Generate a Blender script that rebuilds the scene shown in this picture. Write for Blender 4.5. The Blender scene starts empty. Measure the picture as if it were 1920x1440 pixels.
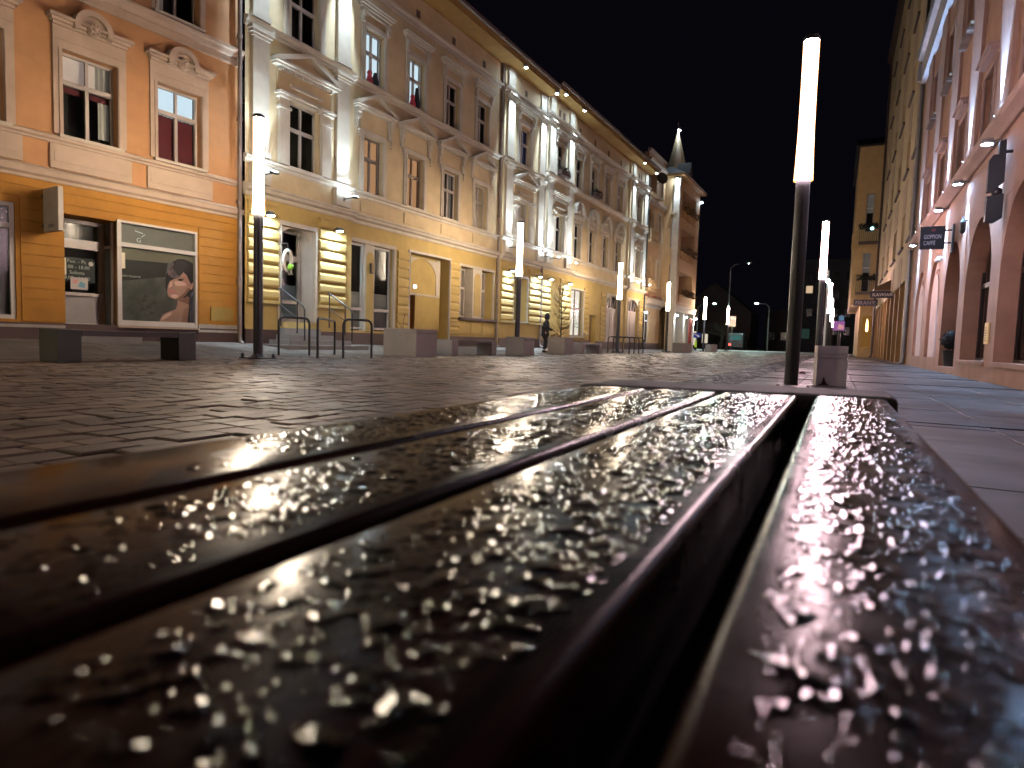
import bpy, bmesh, math, random
import numpy as np
from mathutils import Vector, Matrix, Quaternion
R = math.radians
random.seed(7)
rng = np.random.default_rng(11)
sc = bpy.context.scene
COL = sc.collection

# ------------------------------------------------------------------ camera, night sky, exposure
CAM_H = 0.5437
yaw, pitch, roll, FPX = .4709, .0695, .0306, 1186.9
fw = Vector((-math.sin(yaw)*math.cos(pitch), math.cos(yaw)*math.cos(pitch), -math.sin(pitch)))
rt = Vector((math.cos(yaw), math.sin(yaw), 0)); up = rt.cross(fw)
r2 = rt*math.cos(roll)+up*math.sin(roll); u2 = -rt*math.sin(roll)+up*math.cos(roll)
cam = bpy.data.cameras.new('camera'); co = bpy.data.objects.new('camera', cam); COL.objects.link(co)
m = Matrix((r2, u2, -fw)).transposed().to_4x4(); m.translation = Vector((0, 0, CAM_H)); co.matrix_world = m
cam.sensor_width = 36; cam.lens = 36*FPX/1920; cam.clip_start = .01; cam.clip_end = 2000
cam.dof.use_dof = True; cam.dof.focus_distance = 4.0; cam.dof.aperture_fstop = 6.3; cam.dof.aperture_blades = 0
sc.camera = co
w = bpy.data.worlds.new('World'); sc.world = w; w.use_nodes = True
bg = w.node_tree.nodes['Background']; bg.inputs[0].default_value = (.42, .36, .72, 1); bg.inputs[1].default_value = .0040
sc.view_settings.view_transform = 'Standard'; sc.view_settings.look = 'None'; sc.view_settings.gamma = 1
sc.view_settings.exposure = .2
sc.cycles.use_denoising = True
sc.cycles.max_bounces = 8; sc.cycles.diffuse_bounces = 3; sc.cycles.glossy_bounces = 3
sc.cycles.transmission_bounces = 5; sc.cycles.transparent_max_bounces = 8
sc.cycles.caustics_refractive = False; sc.cycles.caustics_reflective = False
sc.cycles.sample_clamp_indirect = 4; sc.cycles.use_light_tree = True

WARM = (1, .80, .59); COOL = (.64, .83, 1.0); ICE = (.36, .60, 1.0)
TUBE = 175.0

# ------------------------------------------------------------------ materials
MATS = {}
def nd(nt, t, **kw):
    n = nt.nodes.new(t)
    for k, v in kw.items(): setattr(n, k, v)
    return n
def mat(name, base, rough=.8, var=.10, scale=1.6, bump=.15, bscale=60, metal=0, coat=0, spec=.5, dirt=0, dirtcol=(.05, .04, .03), emit=0, trans=0, ior=1.5, rvar=0):
    if name in MATS: return MATS[name]
    k = .58 if any(q in name for q in ('render', 'trim', 'eave_boards', 'soffit', 'reveal', 'plaster', 'flaking', 'box', 'ochre', 'fascia', 'steel_white', 'shutter', 'white_paint', 'frame', 'granite')) else 1
    base = tuple(c*k for c in base); dirtcol = tuple(c*k for c in dirtcol)
    m = bpy.data.materials.new(name); m.use_nodes = True; nt = m.node_tree; L = nt.links
    p = nt.nodes['Principled BSDF']; p.inputs['Roughness'].default_value = rough; p.inputs['Metallic'].default_value = metal
    p.inputs['Specular IOR Level'].default_value = spec; p.inputs['Coat Weight'].default_value = coat
    p.inputs['Transmission Weight'].default_value = trans; p.inputs['IOR'].default_value = ior
    b4 = (*base, 1); p.inputs['Base Color'].default_value = b4
    tc = nd(nt, 'ShaderNodeTexCoord')
    if var or dirt:
        n1 = nd(nt, 'ShaderNodeTexNoise'); n1.inputs['Scale'].default_value = scale; n1.inputs['Detail'].default_value = 6; n1.inputs['Roughness'].default_value = .62
        L.new(tc.outputs['Object'], n1.inputs['Vector'])
        mr = nd(nt, 'ShaderNodeMapRange'); mr.inputs[1].default_value = .3; mr.inputs[2].default_value = .7; mr.inputs[3].default_value = 1-var*1.4; mr.inputs[4].default_value = 1+var
        L.new(n1.outputs['Fac'], mr.inputs[0])
        mx = nd(nt, 'ShaderNodeMix', data_type='RGBA', blend_type='MULTIPLY'); mx.inputs[0].default_value = 1
        mx.inputs[6].default_value = b4; L.new(mr.outputs[0], mx.inputs[7]); out = mx.outputs[2]
        if dirt:
            n2 = nd(nt, 'ShaderNodeTexNoise'); n2.inputs['Scale'].default_value = scale*2.3; n2.inputs['Detail'].default_value = 9; n2.inputs['Roughness'].default_value = .7
            mp = nd(nt, 'ShaderNodeMapping'); mp.inputs['Scale'].default_value = (1, 1, .35); L.new(tc.outputs['Object'], mp.inputs[0]); L.new(mp.outputs[0], n2.inputs['Vector'])
            r = nd(nt, 'ShaderNodeMapRange'); r.inputs[1].default_value = .52; r.inputs[2].default_value = .75; r.inputs[3].default_value = 0; r.inputs[4].default_value = dirt
            L.new(n2.outputs['Fac'], r.inputs[0])
            m2 = nd(nt, 'ShaderNodeMix', data_type='RGBA'); L.new(r.outputs[0], m2.inputs[0]); L.new(out, m2.inputs[6]); m2.inputs[7].default_value = (*dirtcol, 1); out = m2.outputs[2]
        L.new(out, p.inputs['Base Color'])
        if rvar:
            mr2 = nd(nt, 'ShaderNodeMapRange'); mr2.inputs[1].default_value = .35; mr2.inputs[2].default_value = .65; mr2.inputs[3].default_value = max(.02, rough-rvar); mr2.inputs[4].default_value = rough+rvar
            L.new(n1.outputs['Fac'], mr2.inputs[0]); L.new(mr2.outputs[0], p.inputs['Roughness'])
    if bump:
        n3 = nd(nt, 'ShaderNodeTexNoise'); n3.inputs['Scale'].default_value = bscale; n3.inputs['Detail'].default_value = 4
        L.new(tc.outputs['Object'], n3.inputs['Vector'])
        b = nd(nt, 'ShaderNodeBump'); b.inputs['Strength'].default_value = bump; b.inputs['Distance'].default_value = .01
        L.new(n3.outputs['Fac'], b.inputs['Height']); L.new(b.outputs[0], p.inputs['Normal'])
    if emit:
        p.inputs['Emission Color'].default_value = b4; p.inputs['Emission Strength'].default_value = emit
    MATS[name] = m; return m
def emis(name, col, st):
    if name in MATS: return MATS[name]
    m = bpy.data.materials.new(name); m.use_nodes = True; nt = m.node_tree; nt.nodes.clear()
    e = nd(nt, 'ShaderNodeEmission'); e.inputs[0].default_value = (*col, 1); e.inputs[1].default_value = st
    o = nd(nt, 'ShaderNodeOutputMaterial'); nt.links.new(e.outputs[0], o.inputs[0]); MATS[name] = m; return m
def glassmat(name, tint=(.8, .85, .82), refl=.10):
    m = bpy.data.materials.new(name); m.use_nodes = True; nt = m.node_tree; nt.nodes.clear()
    t = nd(nt, 'ShaderNodeBsdfTransparent'); t.inputs[0].default_value = (*tint, 1)
    g = nd(nt, 'ShaderNodeBsdfGlossy'); g.inputs['Roughness'].default_value = .13; g.inputs[0].default_value = (.8, .8, .8, 1)
    fr = nd(nt, 'ShaderNodeFresnel'); fr.inputs[0].default_value = 1.22
    tc = nd(nt, 'ShaderNodeTexCoord'); n = nd(nt, 'ShaderNodeTexNoise'); n.inputs['Scale'].default_value = 1.3; nt.links.new(tc.outputs['Object'], n.inputs['Vector'])
    b = nd(nt, 'ShaderNodeBump'); b.inputs['Strength'].default_value = .08; b.inputs['Distance'].default_value = .05; nt.links.new(n.outputs['Fac'], b.inputs['Height'])
    nt.links.new(b.outputs[0], g.inputs['Normal'])
    mx = nd(nt, 'ShaderNodeMixShader'); nt.links.new(fr.outputs[0], mx.inputs[0]); nt.links.new(t.outputs[0], mx.inputs[1]); nt.links.new(g.outputs[0], mx.inputs[2])
    o = nd(nt, 'ShaderNodeOutputMaterial'); nt.links.new(mx.outputs[0], o.inputs[0]); MATS[name] = m; return m
GLASS = glassmat('window_glass')
M_ = mat
ORANGE_LO = M_('orange_render', (.56, .25, .028), .85, dirt=.25, dirtcol=(.28, .12, .02))
ORANGE_UP = M_('pale_orange_render', (.68, .345, .15), .85, dirt=.15, dirtcol=(.4, .2, .08))
ORANGE_TRIM = M_('beige_pink_trim', (.64, .48, .36), .8, dirt=.2, dirtcol=(.3, .2, .14))
YEL_LO = M_('yellow_render', (.64, .46, .155), .85, dirt=.15, dirtcol=(.42, .29, .1))
YEL_UP = M_('cream_render', (.74, .58, .34), .85, dirt=.18, dirtcol=(.45, .34, .2))
TRIM = M_('off_white_trim', (.68, .60, .48), .75, dirt=.15, dirtcol=(.42, .35, .26))
WHITE = M_('white_paint', (.72, .68, .62), .5, var=.05, dirt=.1, dirtcol=(.4, .36, .3))
PLINTH = M_('dark_brown_plinth', (.055, .028, .022), .55, dirt=.3, dirtcol=(.02, .015, .012))
EAVE = M_('ochre_eave_boards', (.46, .26, .06), .75, var=.15)
GUTTER = M_('brown_gutter', (.06, .035, .03), .5)
ROOF = M_('dark_roof_tiles', (.035, .028, .028), .7, var=.25)
FRAME = M_('window_frame_white', (.62, .55, .48), .5, var=.06, dirt=.1, dirtcol=(.3, .26, .22))
FRAME_D = M_('window_frame_brown', (.30, .24, .20), .5)
ROOM = M_('dark_room', (.035, .03, .027), .9, var=.3)
PINK = M_('pink_render', (.54, .30, .20), .85, var=.14, dirt=.35, dirtcol=(.33, .15, .09))
PINK_TRIM = M_('pale_pink_trim', (.56, .37, .31), .8, dirt=.2, dirtcol=(.4, .24, .18))
PINK_PALE = M_('pale_niche_render', (.95, .74, .68), .8, dirt=.15, dirtcol=(.5, .35, .28))
TALL = M_('ochre_grey_render', (.82, .62, .37), .9, dirt=.3, dirtcol=(.3, .22, .11))
TALL_T = M_('ochre_strip', (.66, .48, .32), .9, dirt=.2, dirtcol=(.25, .17, .1))
SHOPB = M_('brown_shopfront', (.20, .10, .03), .45, var=.2)
METAL = M_('dark_lamp_metal', (.030, .032, .036), .42, var=.1, bump=.05, metal=.3)
BLACK = M_('black_steel', (.009, .010, .012), .55, var=.1, bump=.05)
ZINC = M_('zinc_pipe', (.22, .21, .21), .45, var=.2, metal=.4)
ZINC_D = M_('dirty_downpipe', (.16, .12, .10), .6, var=.3, dirt=.5)
CONC = M_('pale_concrete', (.24, .22, .20), .85, var=.08, bump=.25, bscale=120, dirt=.25, dirtcol=(.17, .14, .12))
CONC_D = M_('mossy_concrete', (.07, .078, .068), .8, var=.15, bump=.3, bscale=120, dirt=.3, dirtcol=(.05, .055, .045))
GRAN = M_('grey_granite_step', (.30, .29, .28), .7, var=.1, dirt=.3, dirtcol=(.12, .11, .1))
WOODD = M_('brown_door_wood', (.10, .028, .016), .5, var=.2)
BARK = M_('thin_bark', (.045, .035, .025), .9)
LEAF = M_('conifer_green', (.03, .055, .02), .8, var=.3)
SKIN = M_('skin', (.45, .27, .19), .55, var=.05, bump=0)
CLOTH = M_('black_coat_cloth', (.010, .010, .014), .85, var=.2)
TROUS = M_('dark_trousers', (.016, .015, .017), .9, var=.2)
HAIR = M_('dark_hair', (.012, .010, .009), .5)
RED = M_('red_banner', (.42, .03, .02), .6)
DARKB = M_('night_building', (.06, .064, .07), .9, var=.2)

# ------------------------------------------------------------------ mesh builder
SPLIT = {'pier', 'window_strip', 'bay_return', 'plinth', 'window_sill', 'attic_vent', 'apron_panel', 'shop_window', 'goods', 'tin_flashing', 'plinth_ledge', 'fan_bar', 'shelf_print', 'lintel', 'passage_reveal'}
class MB:
    def __init__(s): s.v = []; s.f = []
    def quad(s, *p): i = len(s.v); s.v += [tuple(q) for q in p]; s.f.append(tuple(range(i, i+len(p)))); return s
    def box(s, x0, x1, y0, y1, z0, z1):
        i = len(s.v)
        s.v += [(x0,y0,z0),(x1,y0,z0),(x1,y1,z0),(x0,y1,z0),(x0,y0,z1),(x1,y0,z1),(x1,y1,z1),(x0,y1,z1)]
        s.f += [tuple(i+k for k in q) for q in ((0,3,2,1),(4,5,6,7),(0,1,5,4),(1,2,6,5),(2,3,7,6),(3,0,4,7))]; return s
    def prism(s, poly, a, b, axis='y'):
        """extrude a 2-D polygon; axis y: poly is (x,z); axis x: poly is (y,z); axis z: poly is (x,y)"""
        n = len(poly); i = len(s.v)
        def P(p, t): return {'y': (p[0], t, p[1]), 'x': (t, p[0], p[1]), 'z': (p[0], p[1], t)}[axis]
        s.v += [P(p, a) for p in poly]+[P(p, b) for p in poly]
        s.f.append(tuple(i+k for k in range(n))); s.f.append(tuple(i+n+k for k in reversed(range(n))))
        for k in range(n): k2 = (k+1) % n; s.f.append((i+k2, i+k, i+n+k, i+n+k2))
        return s
    def flat(s, poly, y): i = len(s.v); s.v += [(p[0], y, p[1]) for p in poly]; s.f.append(tuple(range(i, i+len(poly)))); return s
    def tube(s, pts, rad, n=10, cap=True):
        pts = [Vector(p) for p in pts]; rr = rad if isinstance(rad, (list, tuple)) else [rad]*len(pts); i = len(s.v); ref = None
        for k, p in enumerate(pts):
            d = (pts[min(k+1, len(pts)-1)]-pts[max(k-1, 0)]).normalized()
            if ref is None or abs(ref.dot(d)) > .98: ref = Vector((0, 0, 1)) if abs(d.z) < .9 else Vector((1, 0, 0))
            a = d.cross(ref).normalized(); b = d.cross(a)
            ref = b.cross(d)if False else ref
            for j in range(n):
                t = 2*math.pi*j/n; s.v.append(tuple(p+(a*math.cos(t)+b*math.sin(t))*rr[k]))
        for k in range(len(pts)-1):
            for j in range(n): j2 = (j+1) % n; s.f.append((i+k*n+j, i+k*n+j2, i+k*n+n+j2, i+k*n+n+j))
        if cap: s.f.append(tuple(i+j for j in reversed(range(n)))); s.f.append(tuple(i+(len(pts)-1)*n+j for j in range(n)))
        return s
    def lathe(s, prof, n=24, c=(0, 0, 0)):
        i = len(s.v)
        for r, z in prof:
            for j in range(n): t = 2*math.pi*j/n; s.v.append((c[0]+r*math.cos(t), c[1]+r*math.sin(t), c[2]+z))
        for k in range(len(prof)-1):
            for j in range(n): j2 = (j+1) % n; s.f.append((i+k*n+j, i+k*n+j2, i+k*n+n+j2, i+k*n+n+j))
        s.f.append(tuple(i+j for j in reversed(range(n)))); s.f.append(tuple(i+(len(prof)-1)*n+j for j in range(n))); return s
    def islands(s):
        p = list(range(len(s.v)))
        def find(a):
            while p[a] != a: p[a] = p[p[a]]; a = p[a]
            return a
        for f in s.f:
            for k in f[1:]: p[find(k)] = find(f[0])
        out = {}
        for f in s.f: out.setdefault(find(f[0]), []).append(f)
        res = []
        for fs in out.values():
            ids = sorted({k for f in fs for k in f}); mp = {k: i for i, k in enumerate(ids)}; b = MB(); b.v = [s.v[k] for k in ids]; b.f = [tuple(mp[k] for k in f) for f in fs]; res.append(b)
        return res
    def ball(s, c, r, n=16, h=10, sz=1):
        return s.lathe([(max(.001, r*math.sin(math.pi*k/h)), -r*sz*math.cos(math.pi*k/h)) for k in range(h+1)], n, c)
    def build(s, name, mt, parent=None, off=(0, 0, 0), smooth=False, bevel=0, mats=None):
        me = bpy.data.meshes.new(name); vv = [(a+off[0], b+off[1], c+off[2]) for a, b, c in s.v]
        me.from_pydata(vv, [], s.f); me.update()
        bm = bmesh.new(); bm.from_mesh(me); bmesh.ops.recalc_face_normals(bm, faces=bm.faces); bm.to_mesh(me); bm.free()
        if smooth:
            me.polygons.foreach_set('use_smooth', [True]*len(me.polygons))
            try: me.set_sharp_from_angle(angle=R(40))
            except Exception: pass
        o = bpy.data.objects.new(name, me); COL.objects.link(o)
        me.materials.append(mt)
        if parent: o.parent = parent
        if bevel:
            b = o.modifiers.new('bevel', 'BEVEL'); b.width = bevel; b.segments = 2; b.limit_method = 'ANGLE'
        return o
def tag(o, label=None, cat=None, group=None, kind=None):
    if label: o['label'] = label
    if cat: o['category'] = cat
    if group: o['group'] = group
    if kind: o['kind'] = kind
    return o
def thing(name, label, cat, loc=(0, 0, 0), rz=0, group=None):
    o = bpy.data.objects.new(name, None); COL.objects.link(o); o.location = loc; o.rotation_euler = (0, 0, rz); o.empty_display_size = .2
    return tag(o, label, cat, group)
def copy_tree(o, parent=None):
    c = o.copy(); COL.objects.link(c)
    if parent: c.parent = parent
    for ch in list(o.children): copy_tree(ch, c)
    return c
def text(body, size, mt, parent, loc, rot=(math.pi/2, 0, 0), name='lettering', sx=1, align='LEFT', depth=.004):
    cu = bpy.data.curves.new('t', 'FONT'); cu.body = body; cu.size = size; cu.extrude = depth; cu.align_x = align; cu.resolution_u = 3
    t = bpy.data.objects.new('t', cu); COL.objects.link(t)
    dg = bpy.context.evaluated_depsgraph_get(); me = bpy.data.meshes.new_from_object(t.evaluated_get(dg))
    bpy.data.objects.remove(t); bpy.data.curves.remove(cu)
    me.materials.clear(); me.materials.append(mt)
    o = bpy.data.objects.new(name, me); COL.objects.link(o); o.parent = parent; o.location = loc; o.rotation_euler = rot; o.scale = (sx, 1, 1)
    return o
SPK = 8.5
def spot(loc, target, e, ang=70, col=COOL, blend=.6, rad=.04, parent=None, name='lamp_light'):
    l = bpy.data.lights.new(name, 'SPOT'); l.energy = e*SPK; l.color = col; l.spot_size = R(ang); l.spot_blend = blend; l.shadow_soft_size = rad
    o = bpy.data.objects.new(name, l); COL.objects.link(o)
    d = (Vector(target)-Vector(loc)); q = d.to_track_quat('-Z', 'Y')
    o.rotation_euler = q.to_euler(); o.location = loc
    if parent:
        o.parent = parent; pm = Matrix.Translation(parent.location) @ parent.rotation_euler.to_matrix().to_4x4(); o.matrix_parent_inverse = pm.inverted()
    return o

# ------------------------------------------------------------------ facade frame: x = along the wall, -y = out into the street
class Fac:
    def __init__(f, name, label, origin, ang, s0, cat='building'):
        f.ox, f.oy = origin; f.ang = ang; f.s0 = s0
        d = Vector((math.cos(ang), math.sin(ang), 0)); f.d = d; f.n = Vector((-math.sin(ang), math.cos(ang), 0))
        p = Vector((f.ox, f.oy, 0))+d*s0
        f.root = thing(name, label, cat, p, ang)
    def W(f, s, y, z): v = Vector((f.ox, f.oy, 0))+f.d*s+f.n*y; v.z = z; return v
    def put(f, mb, name, mt, parent=None, **k):
        o = None
        for piece in (mb.islands() if name in SPLIT else [mb]): o = piece.build(name, mt, parent or f.root, off=(-f.s0, 0, 0), **k)
        return o

def wall(F, s0, s1, z0, z1, holes, mt, y=0, depth=.3, name='wall'):
    """front sheet with rectangular openings and their reveals; hole=(s0,s1,z0,z1[,depth])"""
    xs = sorted({s0, s1, *[h[0] for h in holes], *[h[1] for h in holes]}); zs = sorted({z0, z1, *[h[2] for h in holes], *[h[3] for h in holes]})
    xs = [x for x in xs if s0 <= x <= s1]; zs = [z for z in zs if z0 <= z <= z1]; b = MB()
    for i in range(len(xs)-1):
        for j in range(len(zs)-1):
            cx, cz = (xs[i]+xs[i+1])/2, (zs[j]+zs[j+1])/2
            if any(h[0] < cx < h[1] and h[2] < cz < h[3] for h in holes): continue
            b.quad((xs[i], y, zs[j]), (xs[i+1], y, zs[j]), (xs[i+1], y, zs[j+1]), (xs[i], y, zs[j+1]))
    for h in holes:
        d = h[4] if len(h) > 4 else depth; a, c, e, g = h[:4]
        b.quad((a,y,e),(a,y+d,e),(a,y+d,g),(a,y,g)); b.quad((c,y,e),(c,y,g),(c,y+d,g),(c,y+d,e))
        b.quad((a,y,g),(a,y+d,g),(c,y+d,g),(c,y,g)); b.quad((a,y,e),(c,y,e),(c,y+d,e),(a,y+d,e))
    return F.put(b, name, mt)
def arch_pts(s0, s1, zs, zt, n=14, pointed=False):
    c = (s0+s1)/2; a = (s1-s0)/2; h = zt-zs; out = []
    for k in range(n+1):
        t = math.pi*k/n; x = c-a*math.cos(t); z = zs+h*math.sin(t)**(.8 if pointed else 1); out.append((x, z))
    return out
def spandrel(b, s0, s1, zs, zt, y0, y1, n=14):
    p = arch_pts(s0, s1, zs, zt, n)
    for k in range(n):
        q = [p[k], p[k+1], (p[k+1][0], zt+.002), (p[k][0], zt+.002)]
        b.prism(q, y0, y1)
    return b
def window(F, s0, s1, z0, z1, y, frame=None, trans=.64, mull=True, fw=.055, sill=None, curtain=None, room=True, pane=None, rows=0, roomdepth=.9, parent=None, low=None):
    frame = frame or FRAME; b = MB(); d0, d1 = y-.045, y+.025
    b.box(s0, s0+fw, d0, d1, z0, z1); b.box(s1-fw, s1, d0, d1, z0, z1)
    b.box(s0+fw, s1-fw, d0, d1, z0, z0+fw); b.box(s0+fw, s1-fw, d0, d1, z1-fw, z1)
    zt = z0+(z1-z0)*trans if trans else None
    if zt: b.box(s0+fw, s1-fw, d0-.012, d1-.003, zt-.05, zt+.05)
    if mull:
        c = (s0+s1)/2; mw = .035
        if zt: b.box(c-mw, c+mw, d0-.006, d1-.006, z0+fw, zt-.05); b.box(c-mw*.8, c+mw*.8, d0-.006, d1-.006, zt+.05, z1-fw)
        else: b.box(c-mw, c+mw, d0-.006, d1-.006, z0+fw, z1-fw)
    if low: b.box(s0+fw, s1-fw, d0-.004, d1-.004, low-.05, low+.05)
    wn = F.put(b, 'window', frame, parent)
    F.put(MB().quad((s0+.02, y, z0+.02), (s1-.02, y, z0+.02), (s1-.02, y, z1-.02), (s0+.02, y, z1-.02)), 'pane', pane or GLASS, wn)
    if room:
        a, c, e, g, q, r = s0-.15, s1+.15, z0-.1, z1+.1, y+.03, y+roomdepth; b = MB()
        b.quad((a,r,e),(c,r,e),(c,r,g),(a,r,g)).quad((a,q,e),(a,r,e),(a,r,g),(a,q,g)).quad((c,q,e),(c,q,g),(c,r,g),(c,r,e)).quad((a,q,g),(c,q,g),(c,r,g),(a,r,g)).quad((a,q,e),(a,r,e),(c,r,e),(c,q,e))
        F.put(b, 'room', ROOM, wn)
    if sill is not None: F.put(MB().box(s0-.10, s1+.10, sill-.11, y-.05, z0-.07, z0-.004), 'sill', TRIM, wn)
    if curtain:
        for (c0, c1, e0, e1, mt, nm) in curtain:
            n = max(8, int((c1-c0)*(s1-s0)/.02)); b = MB(); i0 = 0; ph = random.random()*6
            for k in range(n+1):
                u = c0+(c1-c0)*k/n; x = s0+.03+(s1-s0-.06)*u; yy = y+.10+(.018*math.sin(k*1.3+ph)+.01*math.sin(k*.37+ph) if nm == 'curtain' else 0)
                b.v.append((x, yy, z0+.02+(z1-z0-.04)*e0)); b.v.append((x, yy, z0+.02+(z1-z0-.04)*e1))
            for k in range(n): b.f.append((2*k, 2*k+2, 2*k+3, 2*k+1))
            F.put(b, nm, mt, wn, smooth=True)
    return wn
def surround(F, s0, s1, z0, z1, wd, proud, mt, base=0, bottom=False, name='window_surround'):
    b = MB(); y0, y1 = base-proud, base+.02
    b.box(s0-wd, s0, y0, y1, z0, z1); b.box(s1, s1+wd, y0, y1, z0, z1); b.box(s0-wd, s1+wd, y0, y1, z1, z1+wd)
    b.box(s0-wd*.45, s0-.012, y0-.02, y0, z0, z1+.0); b.box(s1+.012, s1+wd*.45, y0-.02, y0, z0, z1)
    if bottom: b.box(s0-wd, s1+wd, y0, y1, z0-wd, z0)
    return F.put(b, name, mt)
def cornice(F, s0, s1, prof, mt, name='cornice', base=0):
    """prof: list of (proud, z) going up the outer edge"""
    poly = [(base+.03, prof[0][1])]+[(base-p, z) for p, z in prof]+[(base+.03, prof[-1][1])]
    return F.put(MB().prism(poly, s0, s1, 'x'), name, mt)
def hood(b, s0, s1, z0, base=0, k=1.0):
    for p, h0, h1, e in ((.07, 0, .10, .0), (.13, .10, .16, .05), (.20, .16, .22, .10), (.24, .22, .27, .13)):
        b.box(s0-e, s1+e, base-p*k, base+.02, z0+h0, z0+h1)
    for s in (s0+.02, s1-.14): b.box(s, s+.12, base-.12*k, base+.02, z0-.34, z0-.001); b.box(s+.015, s+.105, base-.16*k, base-.12*k, z0-.16, z0-.001)
    return b
def pediment(F, c, hw, z0, h, mt, tymp, base=0, proud=.26, consoles=True):
    b = MB()
    b.box(c-hw, c+hw, base-proud*.72, base+.02, z0, z0+.06); b.box(c-hw-.04, c+hw+.04, base-proud, base+.02, z0+.06, z0+.12)
    t = .085; zb = z0+.121
    for sg in (-1, 1):
        pl = [(c+sg*(hw+.05), zb), (c+sg*(hw+.05), zb+.05), (c, zb+h), (c, zb+h-t*1.25), (c+sg*(hw-.16), zb)]
        b.prism(pl, base-proud-.01, base+.02)
    o = F.put(b, 'pediment', mt)
    F.put(MB().prism([(c-hw+.14, zb), (c+hw-.14, zb), (c, zb+h-t*1.2)], base-.07, base+.02), 'tympanum', tymp, o)
    if consoles:
        for sg in (-1, 1):
            b = MB(); x = c+sg*(hw-.14)
            b.box(x-.08, x+.08, base-.17, base+.02, z0-.16, z0-.001); b.box(x-.07, x+.07, base-.13, base+.02, z0-.34, z0-.16); b.box(x-.06, x+.06, base-.08, base+.02, z0-.6, z0-.34)
            for q in range(3): b.ball((x, base-.09, z0-.66-.1*q), .055-.01*q, 8, 5)
            F.put(b, 'console', mt, o, smooth=True)
    return o
def round_pediment(F, c, hw, z0, mt, base=0, proud=.24):
    b = MB(); b.box(c-hw-.28, c-hw, base-proud*.9, base+.02, z0, z0+.12); b.box(c+hw, c+hw+.28, base-proud*.9, base+.02, z0, z0+.12)
    n = 14; r0, r1 = hw-.10, hw+.03
    for k in range(n):
        t0, t1 = math.pi*k/n, math.pi*(k+1)/n
        b.prism([(c-r1*math.cos(t0), z0+.05+r1*math.sin(t0)), (c-r1*math.cos(t1), z0+.05+r1*math.sin(t1)), (c-r0*math.cos(t1), z0+.05+r0*math.sin(t1)), (c-r0*math.cos(t0), z0+.05+r0*math.sin(t0))], base-proud, base+.02)
    o = F.put(b, 'arched_hood', mt)
    b = MB(); b.prism([(c-r0*math.cos(math.pi*k/12), z0+.05+r0*math.sin(math.pi*k/12)) for k in range(13)], base-.05, base+.02); b.ball((c, base-.08, z0+.2), .12, 12, 6)
    F.put(b, 'tympanum', mt, o)
    for sg in (-1, 1):
        b = MB(); x = c+sg*(hw+.10); b.box(x-.08, x+.08, base-.16, base+.02, z0-.18, z0-.001); b.box(x-.06, x+.06, base-.10, base+.02, z0-.5, z0-.18); F.put(b, 'console', mt, o)
    F.put(MB().box(c-hw, c+hw, base-.09, base+.02, z0-.26, z0-.02), 'lintel_panel', mt, o); return o
def rust(F, s0, s1, z0, z1, mt, base=0, h=.31, proud=.10, name='rusticated_pier'):
    n = max(1, round((z1-z0)/h)); h = (z1-z0)/n; b = MB()
    for k in range(n):
        a, c = z0+k*h, z0+(k+1)*h; g = .018; cv = .055
        poly = [(base+.02, a+g), (base-proud*.45, a+g), (base-proud*.82, a+g+cv*.5), (base-proud, a+g+cv*1.4), (base-proud, c-g-cv*1.4), (base-proud*.82, c-g-cv*.5), (base-proud*.45, c-g), (base+.02, c-g)]
        b.prism(poly, s0, s1, 'x')
    b.box(s0+.012, s1-.012, base-.012, base+.02, z0, z1)
    return F.put(b, name, mt)
def pilaster(F, s0, s1, z0, z1, mt, base=0, proud=.10):
    b = MB(); b.box(s0, s1, base-proud, base+.02, z0+.14, z1-.22)
    b.box(s0-.04, s1+.04, base-proud-.04, base+.02, z0, z0+.14)
    b.box(s0-.03, s1+.03, base-proud-.03, base+.02, z1-.22, z1-.15); b.box(s0-.07, s1+.07, base-proud-.075, base+.02, z1-.15, z1-.07); b.box(s0-.11, s1+.11, base-proud-.12, base+.02, z1-.07, z1)
    return F.put(b, 'pilaster', mt)
def downpipe(F, s, y, z0, z1, r, mt, name='downpipe', head=False):
    b = MB(); b.tube([(s, y, z0+.25), (s, y, z1)], r, 10); b.tube([(s, y, z0+.25), (s, y-.03, z0+.08), (s, y-.18, z0)], r*1.05, 10)
    z = z0+1.6
    while z < z1-.3: b.tube([(s, y, z), (s, y, z+.09)], r*1.3, 10); b.box(s-.015, s+.015, y, y+.2, z+.02, z+.06); z += 2.05
    if head: b.prism([(s-.28, z1+.5), (s-.28, z1+.2), (s-.1, z1-.1), (s+.1, z1-.1), (s+.28, z1+.2), (s+.28, z1+.5)], y-.2, y+.15)
    return F.put(b, name, mt, smooth=True)
def shell(F, s0, s1, z1, depth, mt, y=.02, roofh=3.2, roofmt=None, z0=0, ridge=True):
    b = MB(); y1 = depth
    b.quad((s0, y, z0), (s0, y1, z0), (s0, y1, z1), (s0, y, z1)).quad((s1, y, z0), (s1, y, z1), (s1, y1, z1), (s1, y1, z0)).quad((s0, y1, z0), (s1, y1, z0), (s1, y1, z1), (s0, y1, z1))
    if ridge:
        m_ = (y+y1)/2
        b.quad((s0, y, z1), (s0, y1, z1), (s0, m_, z1+roofh)).quad((s1, y, z1), (s1, m_, z1+roofh), (s1, y1, z1))
    return F.put(b, 'side_wall', mt)
def roof(F, s0, s1, y0, y1, z1, h, mt=None):
    m_ = (y0+y1)/2; b = MB(); t = .12
    b.prism([(y0, z1), (y0, z1+t), (m_, z1+h+t), (y1, z1+t), (y1, z1), (m_, z1+h)], s0, s1, 'x')
    return F.put(b, 'roof', mt or ROOF)

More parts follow.
